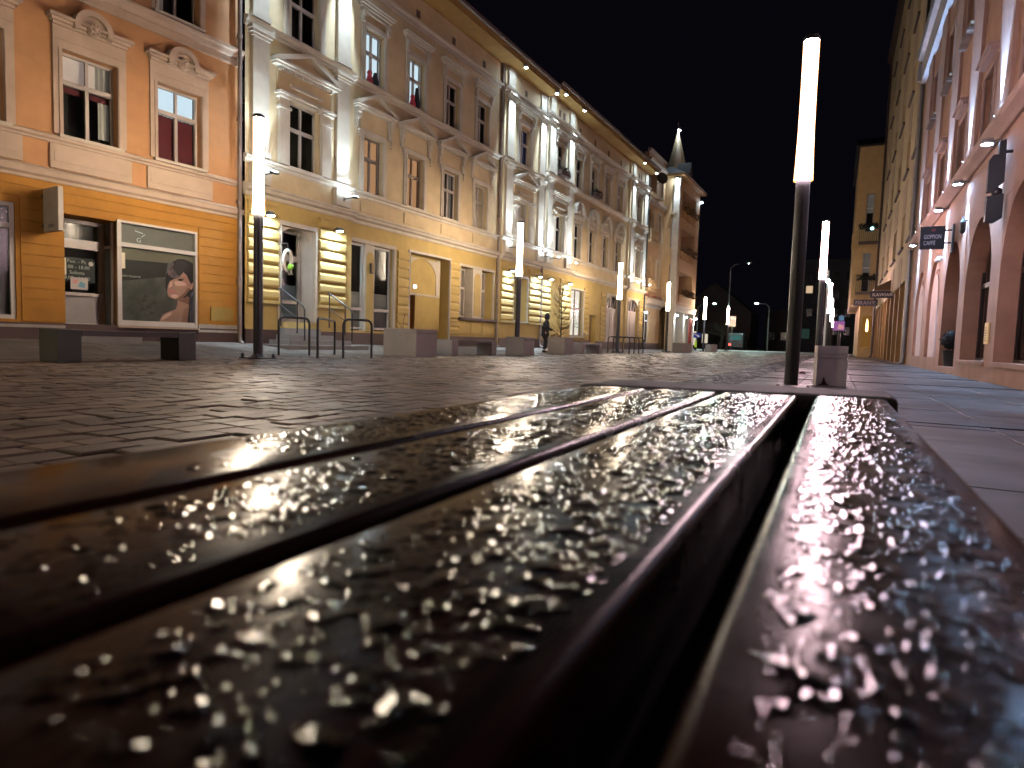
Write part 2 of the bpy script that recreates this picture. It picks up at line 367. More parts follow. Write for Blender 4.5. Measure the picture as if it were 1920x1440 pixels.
# ------------------------------------------------------------------ wall lamps (things of their own)
LENS = emis('cool_lens', COOL, 800); LENS_I = emis('ice_lens', ICE, 280)
def lamp_down(F, s, z, base, label, e, group='dome lamps on the rusticated piers', aim=-2.1, ang=74, tall=False):
    p = F.W(s, base-.24, z); t = thing('wall_lamp', label, 'wall lamp', p, F.ang, group)
    b = MB(); b.tube([(0, .24, .06), (0, .10, .12), (0, 0, .10)], .016, 8); b.build('bracket', BLACK, t)
    MB().lathe([(.02, .11), (.07, .10), (.115, .05), (.125, 0), (.115, 0), (.105, .045), (.06, .085)], 18).build('shade', BLACK, t, smooth=True)
    MB().lathe([(.02, -.01), (.075, .0), (.08, .025), (.02, .045)], 16).build('lens', LENS, t, smooth=True)
    spot(F.W(s, base-.22, z-.03), F.W(s, base-.0, z+aim), e, ang, COOL, .75, .05, t)
    return t
def lamp_eave(F, s, z, base, label, e, group='spotlights under the eaves', yy=.70):
    p = F.W(s, base-yy, z); t = thing('eave_spotlight', label, 'spotlight', p, F.ang, group)
    MB().lathe([(.10, .10), (.10, -.06), (.085, -.06), (.085, -.02)], 18).build('housing', ZINC, t, smooth=True)
    MB().lathe([(.066, -.05), (.055, -.058), (.01, -.06)], 18).build('lens', LENS, t, smooth=True)
    spot(F.W(s, base-yy+.03, z-.08), F.W(s, base+.02, z-3.4), e, 33, COOL, .8, .04, t)
    return t
def lamp_arm(F, s, z, base, label, e, group='arm uplights at the first floor sill'):
    p = F.W(s, base-.02, z); t = thing('arm_uplight', label, 'wall lamp', p, F.ang, group)
    MB().tube([(0, .02, 0), (0, -.42, .02)], .014, 8).box(-.05, .05, 0, .02, -.07, .07).build('arm', BLACK, t)
    MB().tube([(-.16, -.44, .02), (.16, -.44, .02)], .014, 6).box(-.10, .10, -.50, -.40, -.005, .05).build('head', BLACK, t)
    MB().box(-.085, .085, -.485, -.415, .05, .056).build('lens', LENS, t)
    spot(F.W(s, base-.46, z+.07), F.W(s, base+.02, z+2.0), e, 46, COOL, .6, .05, t)
    return t

# ------------------------------------------------------------------ ground
def grid_paving(name, x0, x1, y0, y1, zf, sx, sy, gap, mt, jit=.003, off=.5, chamf=.012, tilt=.0, seed=1, h=.03, ylen_j=.0, skip=None):
    """paving of single stones with chamfered edges: rows run along Y"""
    g = np.random.default_rng(seed); V = []; Fc = []; nx = int(round((x1-x0)/sx))
    for i in range(nx):
        xa = x0+i*sx; y = y0-g.random()*sy
        while y < y1:
            l = sy*(1+ylen_j*(g.random()*2-1)); a, b_, c, d = xa+gap/2, xa+sx-gap/2, y+gap/2, y+l-gap/2; y += l
            if skip and skip((a+b_)/2, (c+d)/2): continue
            dz = g.normal()*jit; tx, ty = g.normal()*tilt, g.normal()*tilt; k = len(V); e = g.normal(size=8)*gap*.18
            pts = [(a+e[0], c+e[1]), (b_+e[2], c+e[3]), (b_+e[4], d+e[5]), (a+e[6], d+e[7])]; mx, my = (a+b_)/2, (c+d)/2
            cf = chamf*(1+.4*g.normal()); cf = min(max(cf, .004), .03)
            for lev in (0, 1, 2):
                ins = (0, 0, cf)[lev]; zz = (-h, -cf*.8, 0)[lev]
                for (px, py) in pts:
                    qx = px+(ins if px < mx else -ins); qy = py+(ins if py < my else -ins)
                    V.append((qx, qy, zf(qx)+zz+(dz+(qx-mx)*tx+(qy-my)*ty if lev else 0)))
            for lev in (0, 1):
                for q in range(4): q2 = (q+1) % 4; Fc.append((k+lev*4+q, k+lev*4+q2, k+lev*4+4+q2, k+lev*4+4+q))
            Fc.append((k+8, k+9, k+10, k+11))
    me = bpy.data.meshes.new(name); me.from_pydata(V, [], Fc); me.update()
    at = me.attributes.new('tone', 'FLOAT', 'FACE'); t = np.repeat(g.random(len(Fc)//9), 9); at.data.foreach_set('value', t.astype(np.float32))
    o = bpy.data.objects.new(name, me); COL.objects.link(o); me.materials.append(mt); return o
def stonemat(name, dark, light, rough, rv, bump=.35, bs=90, wet=.5):
    m = bpy.data.materials.new(name); m.use_nodes = True; nt = m.node_tree; L = nt.links; p = nt.nodes['Principled BSDF']
    at = nd(nt, 'ShaderNodeAttribute', attribute_name='tone'); tc = nd(nt, 'ShaderNodeTexCoord')
    n = nd(nt, 'ShaderNodeTexNoise'); n.inputs['Scale'].default_value = 1.1; n.inputs['Detail'].default_value = 7; L.new(tc.outputs['Object'], n.inputs['Vector'])
    a = nd(nt, 'ShaderNodeMath', operation='MULTIPLY_ADD'); L.new(n.outputs['Fac'], a.inputs[0]); a.inputs[1].default_value = .45; 
    s = nd(nt, 'ShaderNodeMath', operation='MULTIPLY'); L.new(at.outputs['Fac'], s.inputs[0]); s.inputs[1].default_value = .75; L.new(s.outputs[0], a.inputs[2])
    cr = nd(nt, 'ShaderNodeMix', data_type='RGBA'); L.new(a.outputs[0], cr.inputs[0]); cr.inputs[6].default_value = (*dark, 1); cr.inputs[7].default_value = (*light, 1); L.new(cr.outputs[2], p.inputs['Base Color'])
    r = nd(nt, 'ShaderNodeMapRange'); r.inputs[1].default_value = .35; r.inputs[2].default_value = .65; r.inputs[3].default_value = rough-rv; r.inputs[4].default_value = rough+rv
    L.new(n.outputs['Fac'], r.inputs[0]); L.new(r.outputs[0], p.inputs['Roughness']); p.inputs['Specular IOR Level'].default_value = wet
    n3 = nd(nt, 'ShaderNodeTexNoise'); n3.inputs['Scale'].default_value = bs; n3.inputs['Detail'].default_value = 5; L.new(tc.outputs['Object'], n3.inputs['Vector'])
    b = nd(nt, 'ShaderNodeBump'); b.inputs['Strength'].default_value = bump; b.inputs['Distance'].default_value = .012; L.new(n3.outputs['Fac'], b.inputs['Height']); L.new(b.outputs[0], p.inputs['Normal'])
    return m
STONE = stonemat('wet_setts', (.040, .030, .024), (.175, .130, .098), .52, .10, bump=.3, wet=.32)
SLAB = stonemat('pavement_slabs', (.055, .046, .038), (.125, .107, .088), .62, .10, bump=.2, bs=150, wet=.4)
SLAB_R = stonemat('pavement_slabs_right', (.044, .034, .029), (.095, .077, .066), .50, .12, bump=.2, bs=150, wet=.4)
DSETT = stonemat('dark_gutter_setts', (.014, .012, .012), (.045, .04, .036), .5, .1)
ASPH = mat('dark_ground', (.022, .020, .019), .7, var=.3, bump=.5, bscale=80)
g = MB().quad((-400, -60, -.045), (400, -60, -.045), (400, 600, -.045), (-400, 600, -.045)).build('ground', ASPH); tag(g, kind='structure')
XK = -11.55                                        # edge between the setts and the left pavement
flatz = lambda x: 0.0
def slope(x): return 0 if x > XK else min(.27, (XK-x)*.105)
tag(grid_paving('cobbled_street', XK, -2.05, -8, 62, flatz, .198, .27, .010, STONE, jit=.0028, tilt=.015, ylen_j=.38, seed=3, chamf=.009), kind='structure')
tag(grid_paving('gutter_strip', -2.05, -1.25, -8, 62, lambda x: -.006, .10, .10, .008, DSETT, jit=.003, tilt=.02, seed=4, chamf=.008), kind='structure')
dark_rows = lambda x, y: any(abs(y-q) < .2 for q in (5.85, 12.45, 15.9, 20.3, 26.5, 34))
pv = grid_paving('right_pavement', -1.25, 3.35, -8, 62, flatz, .766, .80, .006, SLAB_R, jit=.0015, tilt=.002, seed=5, chamf=.004)
tag(pv, kind='structure')
b = MB()
for q, hw in ((5.85, .11), (12.45, .055), (15.9, .055), (20.3, .055), (26.5, .06), (34, .06)): b.box(-1.25, 2.62, q-hw, q+hw, -.02, .009)
tag(b.build('dark_slab_band', DSETT), kind='structure')
pl = grid_paving('left_pavement', -15.15, XK, -8, 62, slope, .40, .60, .007, SLAB, jit=.0015, tilt=.002, seed=6, chamf=.004); tag(pl, kind='structure')
tag(MB().quad((XK, 62, .004), (-1.25, 62, .004), (-1.25, 90, .004), (XK, 90, .004)).build('far_street', ASPH), kind='structure')
tag(MB().box(-40, 30, 88, 92.5, -.03, .06).build('far_crossing_pavement', mat('pale_far_paving', (.72, .70, .68), .7)), kind='structure')

# ------------------------------------------------------------------ street lamps with luminous tubes
def tubemat(name, col):
    # warm rim glow put into the emission: fades to dim orange, softening tube edges
    m = bpy.data.materials.new(name); m.use_nodes = True; nt = m.node_tree; nt.nodes.clear()
    lw = nd(nt, 'ShaderNodeLayerWeight'); lw.inputs[0].default_value = .5
    mr = nd(nt, 'ShaderNodeMapRange'); mr.interpolation_type = 'SMOOTHSTEP'; mr.inputs[1].default_value = .16; mr.inputs[2].default_value = .68; mr.inputs[3].default_value = 0; mr.inputs[4].default_value = 1
    nt.links.new(lw.outputs['Facing'], mr.inputs[0]); mx = nd(nt, 'ShaderNodeMix', data_type='RGBA'); mx.clamp_result = False; nt.links.new(mr.outputs[0], mx.inputs[0])
    mx.inputs[6].default_value = (*[c*TUBE for c in col], 1); mx.inputs[7].default_value = (2.2, 1.0, .30, 1)
    e = nd(nt, 'ShaderNodeEmission'); nt.links.new(mx.outputs[2], e.inputs[0]); o = nd(nt, 'ShaderNodeOutputMaterial'); nt.links.new(e.outputs[0], o.inputs[0]); return m
TUBEM = tubemat('lamp_tube', WARM)
def make_street_lamp(label):
    t = thing('street_lamp', label, 'street lamp', (0, 0, 0), 0, 'luminous tube street lamps')
    MB().lathe([(.095, .015), (.095, 2.93)], 24).build('pole', METAL, t, smooth=True)
    MB().lathe([(.13, 2.93), (.122, 3.15), (.11, 3.6), (.106, 4.2), (.108, 4.85)], 28).build('light_tube', TUBEM, t, smooth=True)
    MB().lathe([(.112, 4.85), (.114, 4.90), (.10, 4.92)], 28).build('cap', METAL, t, smooth=True)
    b = MB(); b.prism([(-.26, -.26), (.26, -.26), (.26, .26), (-.26, .26)], 0, .022, 'z'); b.lathe([(.20, .022), (.13, .05), (.10, .10)], 24)
    b.build('base_plate', METAL, t, smooth=True)
    for sx in (-1, 1):
        for sy in (-1, 1): MB().lathe([(.034, .02), (.034, .07), (.026, .10), (.012, .11)], 8, (sx*.21, sy*.21, 0)).build('bolt', METAL, t)
    return t
lamp_labels_L = ['glowing tube street lamp in front of the orange building, left of the bike hoops', 'glowing tube street lamp standing beside the planter left of the dark figure',
  'glowing tube street lamp in front of the pale roller shutter shopfront', 'glowing tube street lamp in front of the corner tower shop', 'glowing tube street lamp just right of the corner tower, before the night sky', 'smallest left row tube street lamp, beside the white signboard post', 'tube street lamp behind the left edge of the photo, lighting the orange facade']
lamp_labels_R = ['nearest and tallest tube street lamp, beside the concrete pedestal at the bench end', 'tube street lamp rising behind the concrete pedestal', 'third tube street lamp of the right row, just left of the coloured hoarding', 'fourth tube street lamp of the right row, low beside the hoarding', 'farthest tube street lamp of the right row, a small spark']
lp0 = make_street_lamp(lamp_labels_L[0]); first = True
for i, (x, y, z) in enumerate([(-10.66, 9.3, .0), (-10.66, 21.25, 0), (-10.66, 33.5, 0), (-10.66, 44.6, 0), (-10.66, 58.6, 0), (-10.66, 72.1, 0), (-10.66, -2.7, 0)]):
    o = lp0 if i == 0 else copy_tree(lp0); o.location = (x, y, z); o['label'] = lamp_labels_L[i]
TUBE_R = tubemat('lamp_tube_rosy', (1, .68, .74))
for i, (x, y) in enumerate([(-.56, 10.05), (-.56, 24.2), (-.56, 46.5), (-.56, 60.5), (-.56, 75)]):
    o = copy_tree(lp0); o.location = (x, y, 0); o['label'] = lamp_labels_R[i]
    for ch in list(o.children):
        if ch.name.startswith('light_tube'): ch.data = ch.data.copy(); ch.data.materials[0] = TUBE_R
    for ch in list(o.children):                      # the right row stands straight in the slabs, without plates
        if ch.name.startswith(('base_plate', 'bolt')): bpy.data.objects.remove(ch)

# ------------------------------------------------------------------ the wet bench the camera stands on, and its rain drops
BT = .4537
def woodmat():
    m = bpy.data.materials.new('wet_brown_wood'); m.use_nodes = True; nt = m.node_tree; L = nt.links; p = nt.nodes['Principled BSDF']
    tc = nd(nt, 'ShaderNodeTexCoord'); mp = nd(nt, 'ShaderNodeMapping'); mp.inputs['Scale'].default_value = (60, 2.2, 30); L.new(tc.outputs['Object'], mp.inputs[0])
    n = nd(nt, 'ShaderNodeTexNoise'); n.inputs['Scale'].default_value = 1.5; n.inputs['Detail'].default_value = 8; n.inputs['Distortion'].default_value = .8; L.new(mp.outputs[0], n.inputs['Vector'])
    cr = nd(nt, 'ShaderNodeValToRGB'); cr.color_ramp.elements[0].color = (.007, .0045, .004, 1); cr.color_ramp.elements[1].color = (.038, .0155, .0115, 1)
    cr.color_ramp.elements[0].position = .3; cr.color_ramp.elements[1].position = .75
    L.new(n.outputs['Fac'], cr.inputs[0]); L.new(cr.outputs[0], p.inputs['Base Color'])
    n2 = nd(nt, 'ShaderNodeTexNoise'); n2.inputs['Scale'].default_value = 14; n2.inputs['Detail'].default_value = 3; L.new(tc.outputs['Object'], n2.inputs['Vector'])
    r = nd(nt, 'ShaderNodeMapRange'); r.inputs[1].default_value = .35; r.inputs[2].default_value = .65; r.inputs[3].default_value = .16; r.inputs[4].default_value = .28; L.new(n2.outputs['Fac'], r.inputs[0]); L.new(r.outputs[0], p.inputs['Roughness'])
    b = nd(nt, 'ShaderNodeBump'); b.inputs['Strength'].default_value = .12; b.inputs['Distance'].default_value = .002; L.new(n.outputs['Fac'], b.inputs['Height']); L.new(b.outputs[0], p.inputs['Normal'])
    p.inputs['Specular IOR Level'].default_value = .045
    return m
WOOD = woodmat()
SLATS = [(-.457, -.337), (-.325, -.205), (-.193, -.060), (-.030, .090)]
YN, SH = -.62, .26                                  # near end; the far ends step back a little from slat to slat
yend = lambda x: 1.355+SH*(x+.03)
bench = thing('bench', 'wet brown slatted bench with rain drops filling the foreground', 'bench', (-.18, .4, 0), 0)
for (x0, x1) in SLATS:
    ye = yend((x0+x1)/2)
    b = MB(); b.box(x0+.18, x1+.18, YN-.4, ye-.4, BT-.07, BT); o = b.build('slat', WOOD, bench); bv = o.modifiers.new('bevel', 'BEVEL'); bv.width = .0065; bv.segments = 4
    o.data.polygons.foreach_set('use_smooth', [True]*len(o.data.polygons))
for (ya, yb) in ((1.36, 1.60), (-.95, -.64)):
    b = MB(); s_ = SH*.8 if ya > 0 else 0
    b.prism([(-.48+.18, ya-.4-.115*(ya > 0)), (.112+.18, ya-.4+.045*(ya > 0)), (.112+.18, yb-.4+.045*(ya > 0)), (-.48+.18, yb-.4-.115*(ya > 0))], 0, BT+.002, 'z')
    b.build('concrete_leg', mat('dark_blue_concrete', (.075, .085, .095), .75, var=.15, bump=.3, bscale=140), bench, bevel=.012)
b = MB()
for x in (-.40, -.02): b.box(x+.18-.02, x+.18+.02, YN+.02-.4, 1.2-.4, BT-.11, BT-.071)
b.build('steel_rail', BLACK, bench)
MB().box(-.45+.18, .08+.18, YN+.02-.4, 1.24-.4, BT-.13, BT-.111).build('gap_black_board', BLACK, bench)  # unseen board added to keep the gaps between slats black
def smooth_noise(ny, nx, dy, dx, ls, seed):
    g = np.random.default_rng(seed); a = np.fft.rfft2(g.normal(size=(ny, nx)))
    ky = np.fft.fftfreq(ny, dy)[:, None]; kx = np.fft.rfftfreq(nx, dx)[None, :]; k2 = (ky**2+kx**2)*(2*np.pi)**2
    f = np.fft.irfft2(a*np.exp(-k2*ls*ls/2), s=(ny, nx)); return f/f.std()
VV = []; FF = []; base_i = 0; res = .0006
for si, (x0, x1) in enumerate(SLATS):
    xa, xb = x0+.010, x1-.010; ya, yb = .07, yend((x0+x1)/2)-.012
    nx, ny = int((xb-xa)/res), int((yb-ya)/res)
    X, Y = np.meshgrid(np.linspace(xa, xb, nx), np.linspace(ya, yb, ny))
    wob = smooth_noise(ny, nx, res, res, .0022, 20+si)*.14; big = smooth_noise(ny, nx, res, res, .03, 60+si)
    g_ = np.random.default_rng(300+si); H = np.full((ny, nx), -.0004); nd_ = int((xb-xa)*(yb-ya)/.0055**2)
    for _ in range(nd_):
        cx, cy = g_.uniform(xa, xb), g_.uniform(ya, yb); bi = big[min(ny-1, int((cy-ya)/res)), min(nx-1, int((cx-xa)/res))]
        keep = .92-.22*max(0, bi)
        if si == 0: keep *= 1/(1+math.exp(-(cy-.40-.03*bi)/.025))          # the dry red end of the outer slat
        if si == 1: keep *= .30+.70/(1+math.exp(-(cy-.22)/.03))
        if g_.random() > keep: continue
        a_ = .0026*math.exp(g_.normal()*.5)*(1+.15*bi); a_ = min(max(a_, .0009), .0075); asp = 1+.7*g_.random()**2; th_ = g_.random()*math.pi; hm = a_*g_.uniform(.11, .24)
        rx = a_*asp*1.25; x_0, x_1 = int((cx-rx-xa)/res), int((cx+rx-xa)/res)+2; y_0, y_1 = int((cy-rx-ya)/res), int((cy+rx-ya)/res)+2
        if x_0 < 1 or y_0 < 1 or x_1 >= nx or y_1 >= ny: continue
        sx_ = X[y_0:y_1, x_0:x_1]-cx; sy_ = Y[y_0:y_1, x_0:x_1]-cy; c_, s_ = math.cos(th_), math.sin(th_)
        u_ = (sx_*c_+sy_*s_)/(a_*asp); v_ = (-sx_*s_+sy_*c_)/a_; rho = (u_*u_+v_*v_)*(1+wob[y_0:y_1, x_0:x_1])**2
        sub = H[y_0:y_1, x_0:x_1]; np.maximum(sub, hm*(1-rho), out=sub)
    on = H > 0; H = np.maximum(H, -.00025)
    cell = on[:-1, :-1] | on[1:, :-1] | on[:-1, 1:] | on[1:, 1:]
    idx = -np.ones((ny, nx), int); used = np.zeros((ny, nx), bool)
    for a_ in (0, 1):
        for b_ in (0, 1): used[a_:ny-1+a_, b_:nx-1+b_] |= cell
    idx[used] = np.arange(used.sum())+base_i; base_i += int(used.sum())
    VV.append(np.stack([X[used], Y[used], BT+H[used]], 1))
    iy, ix = np.nonzero(cell); FF.append(np.stack([idx[iy, ix], idx[iy, ix+1], idx[iy+1, ix+1], idx[iy+1, ix]], 1))
VV = np.concatenate(VV); FF = np.concatenate(FF)
me = bpy.data.meshes.new('rain_drops'); me.vertices.add(len(VV)); me.vertices.foreach_set('co', VV.astype(np.float32).ravel())
me.loops.add(FF.size); me.loops.foreach_set('vertex_index', FF.astype(np.int32).ravel()); me.polygons.add(len(FF))
me.polygons.foreach_set('loop_start', np.arange(0, FF.size, 4, dtype=np.int32)); me.polygons.foreach_set('loop_total', np.full(len(FF), 4, np.int32))
me.polygons.foreach_set('use_smooth', np.ones(len(FF), bool)); me.update(calc_edges=True); me.validate()
WATER = mat('rain_water', (.9, .92, .95), .02, var=0, bump=0, trans=1, ior=1.27)
drops = bpy.data.objects.new('rain_drops', me); COL.objects.link(drops); me.materials.append(WATER)
tag(drops, 'rain drops beaded all over the brown bench slats', 'rain drops', kind='stuff')

# ------------------------------------------------------------------ street furniture
def far_bench(x0, x1, y0, y1, label, z=0, mt=CONC_D):
    t = thing('bench', label, 'bench', ((x0+x1)/2, (y0+y1)/2, z), 0, 'concrete legged benches along the left side'); cx, cy = (x0+x1)/2, (y0+y1)/2; w2, l2 = (x1-x0)/2, (y1-y0)/2
    for sg in (-1, 1):
        a = sg*l2; MB().box(-w2, w2, min(a, a-sg*.34), max(a, a-sg*.34), 0, .50).build('concrete_leg', mt, t, bevel=.012)
    for k in range(4):
        wd = 2*w2/4; MB().box(-w2+k*wd+.008, -w2+(k+1)*wd-.008, -l2+.345, l2-.345, .40, .49).build('slat', mat('dark_bench_wood', (.03, .02, .016), .4), t, bevel=.006)
    return t
far_bench(-10.88, -10.36, 5.35, 7.65, 'dark bench with two mossy concrete legs in front of the hair salon window')
far_bench(-10.9, -10.3, 16.2, 19.0, 'pale concrete legged bench just right of the large empty planter', mt=CONC)
far_bench(-10.9, -10.2, 26.9, 29.6, 'small distant bench right of the planter with the bare sapling', mt=CONC)
def planter(x0, x1, y0, y1, h, label, rz=0, mt=CONC):
    t = thing('planter', label, 'planter', ((x0+x1)/2, (y0+y1)/2, 0), rz, 'concrete planters along the left side'); a, c = (x1-x0)/2, (y1-y0)/2
    b = MB(); k = .07
    b.box(-a, a, -c, c, .0, h-.12); b.box(-a, -a+k, -c, c, h-.118, h); b.box(a-k, a, -c, c, h-.118, h); b.box(-a+k, a-k, -c, -c+k, h-.118, h); b.box(-a+k, a-k, c-k, c, h-.118, h)
    b.build('tub', mt, t, bevel=.015); MB().box(-a+k+.005, a-k-.005, -c+k+.005, c-k-.005, h-.117, h-.06).build('soil', mat('soil', (.03, .02, .013), .95, bump=.8, bscale=30), t)
    return t
planter(-11.12, -10.02, 13.95, 14.95, .76, 'large pale concrete planter right of the bike hoops, two dry stalks in it')
planter(-10.75, -10.0, 20.5, 21.4, .66, 'grey concrete planter partly behind the second tube lamp')
planter(-10.72, -9.95, 24.2, 25.2, .72, 'concrete planter holding the bare twiggy sapling')
planter(-10.45, -9.75, 45.6, 48.9, .70, 'long low planter before the corner tower shop')
planter(-10.4, -9.8, 58.0, 60.8, .68, 'small far planter below the lamp right of the corner tower')
st = thing('dry_stalks', 'two thin dry stalks sticking up from the large pale planter', 'plant', (-10.9, 14.5, .66))
MB().tube([(0, 0, 0), (.03, .02, .3), (.06, .02, .52)], .007, 5).tube([(.02, .03, 0), (-.08, 0, .22), (-.17, 0, .34)], .006, 5).tube([(0, 0, .1), (-.05, .02, .25)], .004, 5).build('stem', mat('dry_stem', (.16, .11, .06), .9), st)
def hoop(x0, x1, y0, y1, label, h=.90, group='bike hoops in front of the arched doorway'):
    t = thing('bike_hoop', label, 'bike hoop', ((x0+x1)/2, (y0+y1)/2, 0), 0, group); a = Vector(((x1-x0)/2, (y1-y0)/2, 0)); pts = []
    for sg in (-1, 1):
        L_ = []
        L_ += [a*sg+Vector((0, 0, z)) for z in (-.02, .4, h-.14)]
        u = a.normalized()*sg
        for k in range(1, 5): t_ = math.pi/2*k/4; L_.append(a*sg-u*(.14*(1-math.cos(t_)))+Vector((0, 0, h-.14+.14*math.sin(t_))))
        pts += L_ if sg < 0 else L_[::-1]
    MB().tube(pts, .028, 12).build('tube_frame', BLACK, t, smooth=True)
    b = MB()
    for sg in (-1, 1): b.lathe([(.06, 0), (.06, .008), (.035, .014)], 14, tuple(a*sg))
    b.build('foot_plate', BLACK, t); return t
hoop(-11.75, -11.62, 10.85, 11.70, 'black bike hoop nearest the tube lamp, leftmost of three before the arched door', .92)
hoop(-10.75, -11.6, 10.75, 12.75, 'black bike hoop in the middle of three before the arched door', .90) if False else hoop(-10.30, -11.72, 10.62, 12.70, 'long black bike hoop in the middle of the three before the arched door', .90)
hoop(-10.08, -9.9, 11.2, 11.98, 'black bike hoop rightmost of three, next to the large pale planter', .90)
for k, (yy) in enumerate((32.6, 33.5, 34.4, 35.3)):
    hoop(-10.9, -9.75, yy, yy+.1, ['far bike hoop nearest the third tube lamp', 'second far bike hoop before the roller shutters', 'third far bike hoop before the roller shutters', 'far bike hoop farthest up the street before the corner'][k], .88, 'bike hoops in front of the roller shutters')
ped = thing('concrete_pedestal', 'pale square concrete pedestal with two grooves beside the nearest lamp', 'pedestal', (-.07, 10.83, 0), R(8))
b = MB(); c = .205
for z0, z1, k in ((0, .41, c), (.41, .418, c-.012), (.418, .475, c), (.475, .483, c-.012), (.483, .60, c)): b.box(-k, k, -k, k, z0+.0005, z1-.0005)
b.build('block', mat('rosy_concrete', (.66, .60, .585), .8, var=.06, bump=.2, bscale=150, dirt=.2, dirtcol=(.25, .18, .15)), ped, bevel=.006)
lv = thing('wet_leaf', 'dark wet fallen leaf leaning against the pedestal foot', 'leaf', (-.14, 10.60, .012), R(8))
MB().prism([(-.10, 0), (-.03, .02), (-.012, .10), (.0, .125), (.02, .06), (.05, .012), (.09, 0), (0, -.006)], -.006, .006).build('leaf_blade', mat('wet_leaf_brown', (.05, .012, .010), .3), lv)
ll = [((-.72, 9.86), .03, 'tiny dark leaf on the slabs left of the nearest lamp foot'), ((-.33, 9.92), .025, 'tiny dark leaf on the slabs between the nearest lamp and the pedestal'), ((-.62, 15.0), .09, 'dark crumpled leaf lying on the slabs behind the pedestal')]
for (x, y), r_, lab in ll:
    t = thing('fallen_leaf', lab, 'leaf', (x, y, .004), random.random()*6, 'fallen leaves on the right pavement')
    MB().lathe([(r_*.5, 0), (r_, .004), (r_*.7, r_*.5), (r_*.2, r_*.7)], 7).build('leaf_blade', MATS['wet_leaf_brown'], t)
# bare sapling in the third planter
sp = thing('bare_sapling', 'bare twiggy sapling standing in a concrete planter by the dark figure', 'tree', (-10.35, 24.7, .63))
MB().tube([(0, 0, 0), (.01, 0, .5), (-.01, .01, 1.0), (.0, 0, 1.5), (.02, 0, 2.0), (.03, 0, 2.3)], [.026, .023, .02, .015, .009, .003], 8).build('trunk', mat('dark_green_bark', (.014, .024, .014), .8), sp)
b = MB(); gr = random.Random(5)
for k in range(58):
    z = .12+1.9*(k/58)**1.0; a = gr.random()*6.28; l = (.55 if z < 1.2 else .62)*(1-.2*z/2)*(0.6+.5*gr.random()); dx, dy = math.cos(a)*l, math.sin(a)*l; up_ = .15+.35*gr.random()
    p0 = Vector((0, 0, z)); p1 = p0+Vector((dx*.5, dy*.5, up_*.35)); p2 = p0+Vector((dx*.85, dy*.85, up_*.9)); p3 = p2+Vector((dx*.08, dy*.08, .18))
    b.tube([p0, p1, p2, p3], [.008, .006, .004, .0015], 5)
    for q in range(3): f_ = gr.random(); s0_ = p1.lerp(p2, f_); b.tube([s0_, s0_+Vector((gr.uniform(-.13, .13), gr.uniform(-.13, .13), gr.uniform(.0, .2)))], [.004, .0015], 4)
b.build('twigs', BARK, sp)
db = thing('dry_shrub', 'low brown dry shrub beside the sapling stem in the planter', 'shrub', (-10.5, 24.45, .63)); b = MB()
for k in range(420):
    a = gr.random()*6.28; r_ = .26*math.sqrt(gr.random()); z = .02+.24*gr.random()*(1-(r_/.27)**2); c = Vector((r_*math.cos(a), r_*math.sin(a), z)); u = Vector((gr.uniform(-1, 1), gr.uniform(-1, 1), gr.uniform(-.5, 1))).normalized()*.035; v = u.cross(Vector((gr.random(), gr.random(), gr.random()+.1))).normalized()*.012
    b.quad(c-u, c-v, c+u, c+v)
b.build('foliage', mat('rusty_leaves', (.13, .045, .02), .8, var=.3), db)
# ------------------------------------------------------------------ person in a dark hooded coat, stooping towards the planter
def skinned(name, joints, edges, mt, parent, sub=2, root=0):
    me = bpy.data.meshes.new(name); me.from_pydata([j[:3] for j in joints], edges, []); me.update()
    o = bpy.data.objects.new(name, me); COL.objects.link(o); o.parent = parent; me.materials.append(mt)
    o.modifiers.new('skin', 'SKIN'); lay = me.skin_vertices[0].data
    for i, j in enumerate(joints):
        r_ = j[3]; lay[i].radius = (r_, r_) if not isinstance(r_, tuple) else r_
    for i in range(len(joints)): lay[i].use_root = (i == root)
    s = o.modifiers.new('sub', 'SUBSURF'); s.levels = sub; s.render_levels = sub
    for p in me.polygons: p.use_smooth = True
    o.modifiers['skin'].use_smooth_shade = True
    return o
